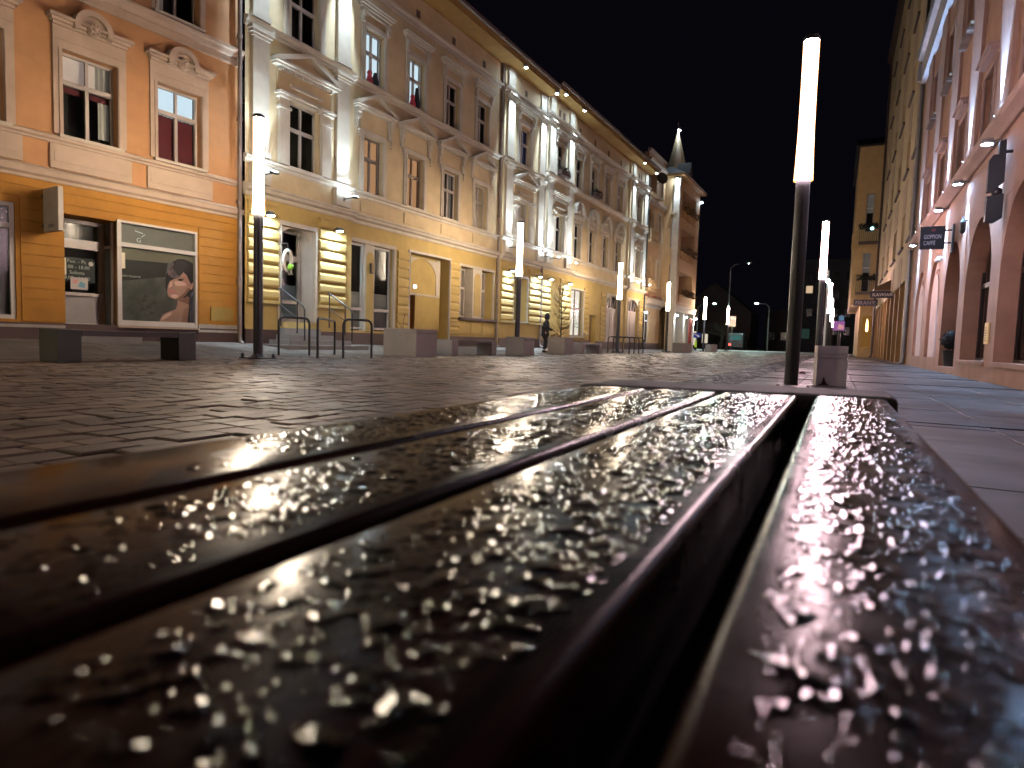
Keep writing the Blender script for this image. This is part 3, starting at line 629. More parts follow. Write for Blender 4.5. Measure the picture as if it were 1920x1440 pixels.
# local frame: +x is where the person faces (along the street), z up, height 1.74
pe = thing('person', 'person in a black hooded coat and dark trousers, facing right with arms held forward', 'person', (-11.75, 26.25, .03), R(30))
J = []; E_ = []
def jn(x, y, z, r): J.append((x, y, z, r)); return len(J)-1
pel = jn(0, 0, .93, .125); ab = jn(.01, 0, 1.10, .125); ch = jn(.03, 0, 1.28, .135); nk = jn(.06, 0, 1.46, .055); hd0 = jn(.09, 0, 1.55, .075); hd1 = jn(.105, 0, 1.645, .085); hd2 = jn(.095, 0, 1.71, .06)
E_ += [(pel, ab), (ab, ch), (ch, nk), (nk, hd0), (hd0, hd1), (hd1, hd2)]
nose = jn(.185, 0, 1.60, .016); E_.append((hd0, nose)) if False else None
for sg in (-1, 1):
    hp = jn(.0, sg*.085, .86, .095); kn = jn(.03*sg+.03, sg*.09, .48, .058); an = jn(.04*sg-.03, sg*.09, .09, .042); to = jn(.04*sg+.13, sg*.10, .035, .036)
    E_ += [(pel, hp), (hp, kn), (kn, an), (an, to)]
    sh = jn(.04, sg*.17, 1.36, .062); el = jn(.10, sg*.22, 1.09, .045); wr = jn(.33, sg*.16, 1.00, .03); pm = jn(.40, sg*.15, .985, (.034, .02))
    E_ += [(ch, sh), (sh, el), (el, wr), (wr, pm)]
    for q in range(4):
        f0 = jn(.435, sg*.15+(q-1.5)*.02, .978, .0095); f1 = jn(.47+.004*(q in (1, 2)), sg*.15+(q-1.5)*.021, .962, .0085); f2 = jn(.487+.006*(q in (1, 2)), sg*.15+(q-1.5)*.021, .94, .007); E_ += [(pm, f0), (f0, f1), (f1, f2)]
    t0 = jn(.395, sg*(.15-.045), .975, .011); t1 = jn(.43, sg*(.15-.06), .955, .009); E_ += [(pm, t0), (t0, t1)]
J = [j for j in J]
skinned('body', J, [e for e in E_ if e], SKIN, pe, 2, pel)
# face details
f = MB(); f.prism([(.170, 1.565), (.205, 1.578), (.176, 1.625)], -.013, .013); f.build('nose', SKIN, pe, smooth=True)
f = MB()
for sg in (-1, 1): f.ball((.168, sg*.034, 1.632), .013, 8, 6)
f.build('eyes', BLACK, pe); f = MB().box(.165, .178, -.024, .024, 1.532, 1.542).build('mouth', mat('lips', (.3, .12, .1), .5), pe)
Jc = [(0, 0, .95, (.165, .185)), (.005, 0, 1.12, (.155, .175)), (.02, 0, 1.28, (.15, .185)), (.06, 0, 1.49, (.10, .105)), (-.01, 0, .80, (.17, .19)), (-.015, 0, .70, (.168, .19))]
Ec = [(0, 1), (1, 2), (2, 3), (0, 4), (4, 5)]
for sg in (-1, 1):
    k = len(Jc); Jc += [(.035, sg*.185, 1.36, .082), (.095, sg*.235, 1.09, .064), (.32, sg*.165, 1.0, .046)]; Ec += [(2, k), (k, k+1), (k+1, k+2)]
skinned('coat', Jc, Ec, CLOTH, pe, 2, 0)
Jt = [(0, 0, .80, .13)]; Et = []
for sg in (-1, 1):
    k = len(Jt); Jt += [(.0, sg*.092, .72, .105), (.03*sg+.03, sg*.095, .46, .078), (.04*sg-.03, sg*.095, .12, .066)]; Et += [(0, k), (k, k+1), (k+1, k+2)]
skinned('trousers', Jt, Et, TROUS, pe, 2, 0)
hb = MB(); n = 18
for k in range(9):                                   # hood: a shell open at the face
    for q in range(n+1):
        t = -2.35+4.7*q/n; ph = -.75+2.3*k/8; rr = math.cos(ph) if ph < 1.5 else .05
        hb.v.append((.075-.135*math.cos(t)*max(.1, math.cos(ph))*1.02, .128*math.sin(t)*max(.1, math.cos(ph)), 1.595+.185*math.sin(ph)))
for k in range(8):
    for q in range(n): hb.f.append((k*(n+1)+q, k*(n+1)+q+1, (k+1)*(n+1)+q+1, (k+1)*(n+1)+q))
ho = hb.build('hood', CLOTH, pe, smooth=True); so = ho.modifiers.new('solid', 'SOLIDIFY'); so.thickness = .012
f = MB()
for sg in (-1, 1): f.prism([(-.09+.04*sg, 0), (-.10+.04*sg, .09), (.0+.04*sg, .11), (.10+.04*sg, .06), (.155+.04*sg, .045), (.16+.04*sg, 0)], sg*.10-.048, sg*.10+.048)
f.build('shoes', BLACK, pe, bevel=.015)

# ------------------------------------------------------------------ ORANGE BUILDING with the hair salon
A_OR = math.pi/2-.1
FO = Fac('salon_building', 'orange rendered building with a hair salon on its ground floor', (-14, 11.65), A_OR, -16.5)
F = FO; S0 = -16.5
up_w = [(-6.15, -5.05, 4.42, 6.16, .26), (-4.06, -3.00, 4.46, 6.18, .26), (-2.14, -1.08, 4.48, 6.2, .26)]
up_w += [(-8.3, -7.2, 4.45, 6.2, .26), (-10.5, -9.4, 4.45, 6.2, .26)]
top_w = [(-2.12, -1.12, 7.78, 9.6, .26), (-4.05, -3.05, 7.78, 9.6, .26), (-6.1, -5.1, 7.78, 9.6, .26), (-8.3, -7.2, 7.78, 9.6, .26)]
gr_w = [(-6.9, -4.92, .66, 2.93, .16), (-4.08, -3.06, .45, 2.88, .62), (-3.06, -1.22, .60, 2.93, .10), (-10.2, -8.2, .66, 2.93, .16)]
wall(F, S0, 0, .6, 3.5, gr_w, ORANGE_LO)
wall(F, S0, 0, 3.5, 7.5, up_w, ORANGE_UP); wall(F, S0, 0, 7.5, 11.2, top_w, ORANGE_UP)
shell(F, S0, -.001, 11.2, 11, ORANGE_UP, roofh=3.5); roof(F, S0-.2, -.001, -.5, 11.5, 11.2, 3.5)
cornice(F, S0, 0, [(.45, 10.9), (.5, 11.0), (.5, 11.15), (.06, 11.3)], ORANGE_TRIM, 'eave')
F.put(MB().box(S0, -.002, -.035, .01, .0, .60), 'plinth', PLINTH)
F.put(MB().box(-1.2, -.02, -.06, -.036, .50, .56).box(-6.8, -4.1, -.06, -.036, .50, .56), 'plinth_ledge', mat('flaking_white', (.5, .46, .4), .8, dirt=.6, dirtcol=(.25, .13, .04)))
F.put(MB().box(-1.18, -.06, -.03, .01, .562, .70), 'patched_plaster', MATS['flaking_white'])
b = MB()                                             # shallow rustication: grooves between long boards of render
for k in range(13):
    z = .62+k*.222
    for (a, c) in ((S0+.0, -10.32), (-8.08, -7.02), (-4.84, -4.08), (-1.16, -.02)):
        b.box(a, c, -.022, .005, z+.008, min(z+.214, 3.44))
    if z > 2.95: b.box(-10.32, -8.08, -.022, .005, z+.008, min(z+.214, 3.44)); b.box(-7.02, -4.84, -.022, .005, z+.008, min(z+.214, 3.44)); b.box(-4.08, -1.16, -.022, .005, z+.008, min(z+.214, 3.44))
F.put(b, 'render_boards', ORANGE_LO)
cornice(F, S0, .02, [(.04, 3.46), (.05, 3.52), (.11, 3.56), (.13, 3.64), (.15, 3.68), (.04, 3.74)], ORANGE_TRIM)
cornice(F, S0, .02, [(.03, 7.26), (.04, 7.32), (.03, 7.33), (.03, 7.44), (.07, 7.46), (.10, 7.56), (.14, 7.60), (.15, 7.66), (.03, 7.72)], ORANGE_TRIM, 'string_course')
cornice(F, S0, .01, [(.05, 4.26), (.06, 4.30), (.10, 4.33), (.10, 4.38), (.03, 4.42)], ORANGE_TRIM, 'sill_band')
for (a, c, z0, z1, d) in up_w:
    m_ = (a+c)/2
    surround(F, a, c, z0, z1, .17, .045, ORANGE_TRIM)
    F.put(MB().box(a-.25, c+.27, -.05, .01, 3.76, 4.25).box(a-.18, c+.20, -.062, -.05, 3.90, 4.13), 'apron_panel', ORANGE_TRIM)
    b = MB(); z = z1+.172
    b.box(a-.17, c+.17, -.05, .01, z, z+.25)
    for p, q0, q1, e in ((.10, .25, .31, .18), (.16, .31, .37, .22), (.22, .37, .43, .27)): b.box(a-e, c+e, -p, .01, z+q0, z+q1)
    n = 16; zc = z+.36
    for r0, r1, p in ((.26, .37, .24), (.14, .26, .15)):
        for k in range(n):
            t0, t1 = R(-15)+R(210)*k/n, R(-15)+R(210)*(k+1)/n
            b.prism([(m_+r1*math.cos(t0), zc+r1*math.sin(t0)), (m_+r1*math.cos(t1), zc+r1*math.sin(t1)), (m_+r0*math.cos(t1), zc+r0*math.sin(t1)), (m_+r0*math.cos(t0), zc+r0*math.sin(t0))], -p, .01)
    b.ball((m_, -.14, zc), .135, 14, 8); b.ball((m_, -.25, zc), .05, 10, 6)
    for k in range(8): b.ball((m_+.085*math.cos(k*.785), -.235, zc+.085*math.sin(k*.785)), .035, 8, 5)
    F.put(b, 'rosette_hood', ORANGE_TRIM)
for (a, c, z0, z1, d) in top_w: surround(F, a, c, z0, z1, .14, .04, ORANGE_TRIM)
LIT_W = emis('lit_white_curtain', (.72, .86, 1.0), .95); LIT_P = emis('lit_warm_curtain', (1, .55, .38), .22); REDB = mat('dark_red_blind', (.11, .008, .016), .7, var=.1); GREYC = mat('net_curtain', (.42, .38, .35), .9, emit=.10)
PALEB = mat('pale_blind', (.60, .50, .47), .8, emit=.3)
cw = {0: [(0, .8, .66, 1, LIT_W, 'curtain'), (.8, 1, .02, 1, GREYC, 'curtain')],
      1: [(0, .72, .67, 1, PALEB, 'blind'), (.72, 1, .67, 1, GREYC, 'curtain'), (0, 1, .56, .63, REDB, 'roller_blind'), (.78, 1, .1, .56, GREYC, 'curtain'), (0, .05, .2, .56, PALEB, 'curtain')],
      2: [(0, 1, .64, 1, LIT_W, 'curtain'), (0, 1, .0, .63, REDB, 'roller_blind')]}
for i, (a, c, z0, z1, d) in enumerate(up_w): window(F, a, c, z0, z1, d-.05, sill=0, trans=.655, curtain=cw.get(i, [(0, .3, 0, 1, GREYC, 'curtain')]))
for i, (a, c, z0, z1, d) in enumerate(top_w): window(F, a, c, z0, z1, d-.05, sill=0, frame=FRAME_D, trans=.62, curtain=[(0, .3, 0, 1, GREYC, 'curtain')])
# shop windows and door
DULL = mat('dull_window_film', (.20, .20, .19), .35, var=.2)
def backed(a, c, z0, z1, y, **k): return window(F, a, c, z0, z1, y, **k)
w1 = window(F, -6.9, -4.92, .66, 2.93, .08, mull=False, trans=.80, fw=.08, frame=WHITE, curtain=[(0, 1, 0, 1, DULL, 'film')], room=False)
window(F, -10.2, -8.2, .66, 2.93, .08, mull=False, trans=.80, fw=.08, frame=WHITE, curtain=[(0, 1, 0, 1, DULL, 'film')], room=False)
# salon door, set back 0.6 m
b = MB(); y = .56; a, c, z0, z1 = -4.06, -3.10, .50, 2.86
b.box(a, a+.09, y-.05, y+.05, z0, z1).box(c-.09, c, y-.05, y+.05, z0, z1).box(a+.09, c-.09, y-.05, y+.05, z1-.08, z1).box(a+.09, c-.09, y-.05, y+.05, z0, z0+.12).box(a+.09, c-.09, y-.06, y+.04, 2.24, 2.44).box(a+.09, c-.09, y-.06, y+.04, 1.22, 1.29)
dr = F.put(b, 'door', WHITE)
F.put(MB().box(a+.05, c-.05, y+.0, y+.012, z0+.05, 1.25), 'lower_panel', mat('grey_door_panel', (.26, .25, .25), .5), dr)
F.put(MB().quad((a+.05, y, 1.25), (c-.05, y, 1.25), (c-.05, y, z1-.05), (a+.05, y, z1-.05)), 'pane', GLASS, dr)
F.put(MB().box(a, c, y+.4, y+.42, z0, z1), 'room', ROOM, dr)
pb = F.put(MB().box(a+.11, c-.13, y+.02, y+.026, 1.52, 2.05), 'hours_board', BLACK, dr)
GREYT = mat('grey_lettering', (.45, .44, .42), .6, var=0, bump=0)
for k, tx in enumerate(('Pon. - Pt.', '9.00 - 18.00', 'Sobota', '9.00 - 14.00')): text(tx, .105, GREYT, pb, (-3.60-F.s0, y+.015, 1.93-k*.12), align='CENTER')
F.put(MB().box(a+.14, a+.24, y-.012, y-.004, 1.66, 2.02), 'sticker_strip', mat('cream_sticker', (.6, .56, .4), .6), dr)
F.put(MB().prism([(-3.33+.05*math.cos(k*.524), 1.94+.05*math.sin(k*.524)) for k in range(12)], y-.012, y-.004), 'round_sticker', WHITE, dr)
nt_ = F.put(MB().box(-3.74, -3.40, y-.012, y-.004, 1.36, 1.62), 'notice', WHITE, dr)
F.put(MB().flat([(-3.6, 1.42), (-3.47, 1.40), (-3.45, 1.50), (-3.55, 1.54)], y-.0145), 'print', mat('blue_print', (.12, .3, .42), .6), nt_)
F.put(MB().flat([(-3.7, 1.50), (-3.61, 1.48), (-3.6, 1.57), (-3.69, 1.58)], y-.0145), 'print', mat('pink_print', (.55, .25, .25), .6), nt_)
F.put(MB().tube([(c-.05, y-.05, 1.32), (c-.05, y-.11, 1.32), (c-.05, y-.11, 1.52), (c-.05, y-.05, 1.52)], .011, 8), 'handle', ZINC, dr)
F.put(MB().tube([(a+.12, .55, 2.72), (a+.12, .47, 2.72)], .07, 14), 'camera', GREYC, dr)
# glazed return between the door and the display window
b = MB(); b.box(-3.105, -3.065, .10, .16, .5, 2.86).box(-3.105, -3.065, .48, .54, .5, 2.86).box(-3.10, -3.07, .16, .48, 2.30, 2.36)
rt_ = F.put(b, 'side_light', FRAME); F.put(MB().quad((-3.085, .16, .5), (-3.085, .48, .5), (-3.085, .48, 2.86), (-3.085, .16, 2.86)), 'pane', mat('grey_mirror_glass', (.10, .11, .11), .12, var=.3), rt_)
# display window with the poster of the woman
b = MB(); a, c, z0, z1 = -3.06, -1.22, .60, 2.93; y0, y1 = -.05, .06
b.box(a, a+.09, y0, y1, z0, z1).box(c-.05, c, y0, y1, z0, z1).box(a+.09, c-.05, y0, y1, z1-.05, z1).box(a+.09, c-.05, y0, y1, z0, z0+.06).box(a+.09, c-.05, y0+.02, y1, z0+.06, z0+.12).box(a+.09, c-.05, y0, y1, 2.36, 2.45)
dw = F.put(b, 'display_window', WHITE)
F.put(MB().box(a-.02, c+.02, -.12, -.03, .555, .595), 'sill', ORANGE_TRIM, dw)
PB = .045
def PP(px, py):
    yt = 310+(px-155)*.132; yb = 1280+(px-155)*.04; u = (px-155)/985; v = (py-yt)/(yb-yt); return (a+.09+u*(c-.05-a-.09), 2.36-v*(2.36-.72))
po = F.put(MB().flat([PP(155, 310), PP(1140, 440), PP(1140, 1322), PP(155, 1280)], PB), 'poster', mat('poster_olive', (.085, .084, .078), .55, var=.35, scale=2.5, bump=0), dw)
ly = [0]
def pp(pts, name, mt): ly[0] += 1; return F.put(MB().flat([PP(*p) for p in pts], PB-.0015*ly[0]), name, mt, po)
PSK = mat('print_skin', (.42, .235, .185), .55, var=.14, scale=2.5, bump=0); PSK2 = mat('print_skin_dark', (.25, .115, .085), .55, var=.12, bump=0); PSKM = mat('print_skin_mid', (.34, .175, .135), .55, var=.1, bump=0); PSKL = mat('print_skin_light', (.54, .34, .28), .55, var=.08, bump=0); PHR = mat('print_hair', (.012, .009, .010), .5, bump=0); PHL = mat('print_hair_light', (.11, .075, .08), .5, var=.5, scale=14, bump=0)
pp([(155, 310), (1140, 440), (1140, 560), (780, 530), (155, 470)], 'upper_band', mat('poster_taupe', (.16, .14, .10), .55, var=.15, bump=0))
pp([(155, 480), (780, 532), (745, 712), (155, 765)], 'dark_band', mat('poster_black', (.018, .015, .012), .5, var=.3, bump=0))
pp([(745, 705), (800, 580), (850, 510), (930, 478), (1010, 482), (1080, 510), (1140, 540), (1140, 1322), (1050, 1318), (1080, 1100), (1000, 1030), (800, 1000), (745, 860)], 'hair', PHR)
pp([(655, 1303), (680, 1240), (720, 1195), (800, 1165), (880, 1140), (905, 1080), (915, 1000), (1080, 980), (1070, 1120), (1045, 1316)], 'shoulder', PSK)
pp([(765, 900), (775, 830), (800, 770), (860, 740), (930, 720), (990, 645), (1040, 690), (1075, 760), (1100, 800), (1090, 880), (1030, 945), (960, 1005), (880, 1008), (800, 985), (775, 950)], 'face', PSK)
pp([(1060, 830), (1090, 880), (1030, 950), (960, 1008), (890, 1008), (970, 950), (1030, 900)], 'jaw_shade', PSK2)
pp([(905, 1005), (960, 1010), (1060, 960), (1080, 1000), (1070, 1080), (1000, 1050), (930, 1030)], 'neck_shade', PSK2)
pp([(915, 1040), (990, 1060), (1010, 1200), (960, 1290), (900, 1296), (880, 1180)], 'neck_light', PSK)
pp([(1000, 1130), (1070, 1110), (1050, 1316), (960, 1312)], 'shoulder_shade', PSKM)
pp([(668, 1290), (700, 1230), (760, 1195), (830, 1170), (810, 1215), (740, 1260)], 'shoulder_light', PSKL)
pp([(1000, 700), (1040, 700), (1075, 765), (1090, 820), (1060, 870), (1030, 840), (1010, 770)], 'temple_shade', PSKM)
pp([(860, 770), (930, 765), (1020, 790), (1040, 830), (960, 830), (880, 830)], 'cheek', PSKL)
pp([(785, 850), (800, 790), (830, 765), (838, 800), (828, 840), (808, 852)], 'nose_light', PSKL)
pp([(775, 905), (800, 935), (790, 960), (776, 935)], 'chin_shade', PSKM)
pp([(810, 945), (880, 940), (930, 965), (880, 992), (820, 978)], 'chin_light', PSKL)
pp([(800, 852), (832, 842), (842, 852), (826, 862), (806, 862)], 'nostril', PSK2)
pp([(905, 745), (945, 735), (1000, 745), (975, 765), (930, 768)], 'eyelid', PHR)
pp([(900, 728), (960, 708), (1030, 735), (1025, 745), (960, 722)], 'eyebrow', PSK2)
pp([(775, 888), (800, 876), (850, 886), (878, 896), (845, 905), (790, 904)], 'lips', mat('print_lips', (.42, .15, .13), .5, bump=0))
pp([(778, 912), (845, 908), (872, 902), (840, 926), (800, 926)], 'lips', MATS['print_lips'])
pp([(1085, 850), (1105, 800), (1128, 785), (1130, 840), (1110, 880), (1090, 880)], 'ear', PSK)
pp([(760, 650), (800, 560), (850, 520), (840, 600), (900, 690), (935, 690), (900, 735), (830, 720), (780, 690)], 'fringe', PHL)
pp([(845, 560), (900, 500), (1000, 500), (1060, 560), (1000, 640), (940, 700), (880, 660), (850, 610)], 'fringe_dark', PHR)
for k in range(4): pp([(790+k*28, 590-k*14), (796+k*28, 588-k*14), (862+k*24, 705-k*4), (850+k*24, 708-k*4)], 'hair_strand', PHR)
for k in range(5): pp([(1075+k*12, 900+k*8), (1082+k*12, 900+k*8), (1078+k*12, 1310), (1062+k*12, 1310)], 'hair_strand', mat('print_hair_blue', (.05, .055, .08), .5, var=.5, scale=9, bump=0) if k % 2 else PHR)
pp([(1100, 930), (1118, 900), (1112, 960), (1098, 985)], 'earring', mat('print_blue', (.12, .18, .35), .4, bump=0))
for k, (px, py) in enumerate([(420, 1000), (480, 1090), (560, 1030), (520, 1170), (400, 1120), (440, 950)]): pp([(px, py), (px+50, py-40), (px+18, py-5), (px+70, py+20), (px+5, py+45), (px-15, py+20)], 'plant_print', mat('print_twigs', (.04, .035, .025), .6, bump=0))
text('salon fryzjerski', .07, GREYT, po, (a+.12-F.s0, PB-.004, 1.70), depth=.0005, name='lettering')
F.put(MB().flat([PP(165, 390), PP(215, 398), PP(215, 600), PP(165, 600)], PB-.03), 'sticker_strip', MATS['cream_sticker'], dw)
up_p = F.put(MB().box(a+.09, c-.05, .047, .05, 2.45, 2.88), 'upper_film', mat('film_taupe', (.15, .14, .125), .45, var=.1), dw)
text('G', .15, mat('reflected_glyphs', (.5, .56, .6), .5, var=0, bump=0), up_p, (a+.45-F.s0, .04, 2.50), depth=.001); F.put(MB().prism([(a+.42, 2.76), (a+.60, 2.72), (a+.60, 2.70), (a+.42, 2.74)], .036, .04).prism([(a+.56, 2.63), (a+.64, 2.70), (a+.65, 2.69), (a+.57, 2.62)], .036, .04), 'lettering', MATS['reflected_glyphs'], up_p)  # pale G and slashes paint a logo reflection onto the film
F.put(MB().quad((a+.05, .03, z0+.05), (c-.03, .03, z0+.05), (c-.03, .03, z1-.03), (a+.05, .03, z1-.03)), 'pane', GLASS, dw)
F.put(MB().box(-.86, -.26, -.05, -.022, .80, 1.14), 'meter_box', mat('mustard_box', (.42, .28, .05), .6))
F.put(MB().box(-4.3, -2.9, -.75, -.036, .18, .36).box(-4.2, -3.0, -.40, -.036, .36, .46), 'doorstep', GRAN)
# projecting light box sign
p = F.W(-4.35, 0, 0); sg_ = thing('projecting_sign', 'grey unlit light box sign projecting over the salon door', 'sign', F.W(-4.42, -.02, 2.42), F.ang)
MB().box(-.05, .05, -.72, -.06, 0, .86).build('case', mat('dirty_sign_white', (.34, .31, .26), .5, var=.1, dirt=.3, dirtcol=(.2, .18, .14)), sg_, bevel=.012)
MB().box(-.05, .05, -.08, .03, .1, .16).box(-.05, .05, -.08, .03, .68, .74).build('bracket', BLACK, sg_)
# emblem on the sign's face that looks down the street (local -x)
text('salon', .13, mat('sign_dark_print', (.05, .05, .05), .6, var=0, bump=0), sg_, (-.053, -.28, .08), (math.pi/2, 0, -math.pi/2), depth=.001)
text('?', .22, mat('sign_faint_print', (.24, .22, .18), .6, var=0, bump=0), sg_, (-.053, -.34, .42), (math.pi/2, 0, -math.pi/2), depth=.001)
downpipe(F, -.12, -.13, .2, 10.9, .055, ZINC_D)
# ------------------------------------------------------------------ CREAM TENEMENT (first), s 0 .. 17.35
A_Y = math.pi/2-.03
WARMC = emis('lit_orange_curtain', (1, .50, .25), .46); BLUEC = emis('lit_blue_dim', (.16, .2, .55), .10); NETD = mat('dim_net', (.16, .14, .13), .9, emit=.35)
REDT = mat('red_toy', (.45, .05, .07), .7)
def zbase(s): return .16
F1 = Fac('cream_tenement', 'long cream tenement with triangular pediments and a gated doorway', (-14, 11.65), A_Y, 0.01)
F = F1; RB = -.14                                    # the end bays stand 14 cm forward
bays = [(0.01, 3.95, RB), (3.95, 13.3, 0), (13.3, 17.33, RB)]
ghole = [[(1.18, 2.40, .86, 3.52, .62)], [(3.98, 6.12, .70, 3.52, .22), (7.05, 9.55, .2, 3.58, .42), (10.32, 12.92, 1.40, 3.46, .46)], [(14.5, 15.92, 1.40, 3.46, .42)]]
# the first shop window starts inside the forward bay's edge, so the bay's lower wall ends at 3.66
V = [(4.56, 5.52), (6.78, 7.74), (9.02, 9.98), (11.26, 12.22)]
RW = [(1.44, 2.52), (14.72, 15.80)]
ZS, ZH = 5.16, 6.95                                   # first floor window sill and head
ZS2, ZH2 = 8.62, 10.30
for (a, c, y0), gh in zip(bays, ghole):
    wn = [w_ for w_ in V+RW if a < w_[0] < c]
    wall(F, a, c, .62, 4.10, gh, YEL_LO, y0, name='ground_floor_wall')
    wall(F, a, c, 4.10, 8.45, [(p, q, ZS, ZH, .22) for p, q in wn], YEL_UP, y0)
    wall(F, a, c, 8.45, 12.45, [(p+.02, q-.02, ZS2, ZH2, .22) for p, q in wn], YEL_UP, y0)
    F.put(MB().box(a, c, y0-.04, y0+.01, 0, .62) if not (a > 3 and a < 10) else MB().box(a, 7.05, y0-.04, y0+.01, 0, .62).box(9.55, c, y0-.04, y0+.01, 0, .62), 'plinth', PLINTH)
b = MB()
for s in (3.95, 13.3): b.quad((s, RB, 0), (s, 0, 0), (s, 0, 12.45), (s, RB, 12.45))
F.put(b, 'bay_return', YEL_UP)
shell(F, .01, 17.33, 12.5, 12, YEL_UP, y=.65, roofh=3.6); roof(F, .01, 17.33, -.55, 13, 12.68, 3.6)
# eaves: ochre soffit boards and gutter
F.put(MB().box(.01, 17.33, -.82, .02, 12.46, 12.54), 'soffit', EAVE); F.put(MB().box(.01, 17.33, -.86, -.821, 12.44, 12.70), 'fascia', EAVE)
F.put(MB().prism([(-1.0, 12.80), (-.97, 12.70), (-.90, 12.66), (-.861, 12.70), (-.861, 12.80)], .01, 17.33, 'x'), 'gutter', GUTTER)
for (a, c, y0) in bays:
    cornice(F, a-.03*(y0 < 0), c+.03*(y0 < 0), [(.05, 4.10), (.07, 4.15), (.07, 4.20), (.18, 4.24), (.20, 4.31), (.24, 4.34), (.24, 4.38), (.02, 4.44)], TRIM, 'cornice', y0)
    cornice(F, a-.03*(y0 < 0), c+.03*(y0 < 0), [(.03, 4.94), (.05, 4.98), (.05, 5.03), (.11, 5.06), (.12, 5.11), (.02, 5.15)], TRIM, 'sill_band', y0)
    cornice(F, a-.02*(y0 < 0), c+.02*(y0 < 0), [(.04, 8.36), (.06, 8.40), (.06, 8.45), (.13, 8.49), (.15, 8.56), (.02, 8.60)], TRIM, 'string_course', y0)
    cornice(F, a-.02*(y0 < 0), c+.02*(y0 < 0), [(.03, 11.36), (.05, 11.42), (.05, 11.48), (.12, 11.52), (.14, 11.58), (.02, 11.63)], TRIM, 'frieze_band', y0)
b = MB()
for s in (1.98, 5.05, 7.28, 9.5, 11.74, 15.25): b.box(s-.11, s+.11, (RB if s < 3.9 or s > 13.3 else 0)-.012, .01, 11.74, 12.0)
F.put(b, 'attic_vent', mat('vent_dark', (.09, .06, .04), .9))
# window ornaments
for i, (p, q) in enumerate(V):
    c = (p+q)/2
    surround(F, p, q, ZS, ZH, .17, .05, TRIM); pediment(F, c, .93, 7.70, .50, TRIM, YEL_UP)
    b = MB(); b.box(p-.17, q+.17, -.03, .01, 7.14, 7.66); F.put(b, 'frieze_panel', YEL_UP)
    surround(F, p+.02, q-.02, ZS2, ZH2, .16, .05, TRIM); F.put(hood(MB(), p-.20, q+.20, 10.72), 'window_hood', TRIM)
    b = MB(); b.ball((c, -.02, 8.05+.26), .05, 8, 5)
    cur = [[(0, 1, 0, 1, WARMC, 'curtain')], [(0, 1, 0, 1, WARMC, 'curtain')] if i == 1 else None, [(0, .25, 0, 1, NETD, 'curtain'), (.75, 1, 0, 1, NETD, 'curtain')], [(0, .25, 0, 1, NETD, 'curtain'), (.7, 1, 0, 1, NETD, 'curtain')]][i]
    window(F, p, q, ZS, ZH, .19, trans=.62, sill=0, curtain=cur, frame=FRAME_D if i < 2 else FRAME)
    cur2 = [(0, 1, 0, 1, LIT_W, 'curtain')] if i < 2 else [(0, .3, 0, 1, NETD, 'curtain')]
    wn = window(F, p+.02, q-.02, ZS2, ZH2, .19, trans=.60, sill=0, curtain=cur2)
    if i < 2:                                        # the red toys and dark figures on the two lit sills
        F.put(MB().ball((p+.42+.03*i, .14, ZS2+.42), .09, 10, 6).lathe([(.10, 0), (.12, .15), (.06, .36)], 10, (p+.42+.03*i, .14, ZS2+.03)), 'toy', REDT, wn, smooth=True)
        F.put(MB().lathe([(.10, 0), (.13, .2), (.05, .48+.3*i)], 10, (p+.70, .15, ZS2+.03)), 'dark_figure', CLOTH, wn, smooth=True)
for i, (p, q) in enumerate(RW):
    c = (p+q)/2; y0 = RB
    b = MB()
    for (u, v) in ((p-.40, p-.06), (q+.06, q+.40)):
        b.box(u, v, y0-.11, y0+.01, ZS, 6.62); b.box(u-.03, v+.03, y0-.15, y0+.01, 6.62, 6.70); b.box(u, v, y0-.10, y0+.01, 6.70, 6.90); b.box(u-.06, v+.06, y0-.19, y0+.01, 6.90, 6.97); b.box(u-.10, v+.10, y0-.23, y0+.01, 6.97, 7.04)
    b.box(p-.06, q+.06, y0-.04, y0+.01, ZH+.001, 7.04); b.box(p-.2, q+.2, y0-.10, y0+.01, 7.04, 7.12); b.box(p-.05, q+.05, y0-.14, y0+.01, 7.26, 7.33)
    F.put(b, 'window_surround', TRIM); F.put(MB().box(p-.44, q+.44, y0-.06, y0+.01, 7.122, 7.62), 'frieze_panel', YEL_UP)
    b = MB()
    for k in range(22): x = p-.42+k*(q-p+.84)/21.5; b.box(x, x+.05, y0-.14, y0-.0, 7.60, 7.69)
    F.put(b, 'dentils', TRIM)
    pediment(F, c, 1.14, 7.70, .52, TRIM, YEL_UP, base=y0, proud=.28, consoles=False)
    window(F, p, q, ZS, ZH, y0+.19, trans=.60, sill=y0, curtain=[(0, 1, 0, 1, NETD, 'curtain')] if i else None, roomdepth=2.2)
    surround(F, p+.02, q-.02, ZS2, ZH2+.1, .22, .06, TRIM, base=y0); F.put(hood(MB(), p-.25, q+.25, 10.9, y0, 1.2), 'window_hood', TRIM)
    window(F, p+.02, q-.02, ZS2, ZH2, y0+.19, trans=.60, sill=y0, curtain=[(0, 1, 0, 1, BLUEC, 'curtain')] if i else None)
ch = thing('ceiling_lamp', 'small lit ceiling lamp seen inside the first cream tenement window', 'ceiling lamp', F.W(2.25, 1.2, 6.2), F.ang)
MB().lathe([(.04, .1), (.16, .06), (.14, -.02), (.02, -.04)], 14).build('shade', emis('room_lamp', (1, .85, .55), 3.0), ch, smooth=True); MB().tube([(0, 0, .1), (0, 0, .8)], .01, 6).build('cord', BLACK, ch)
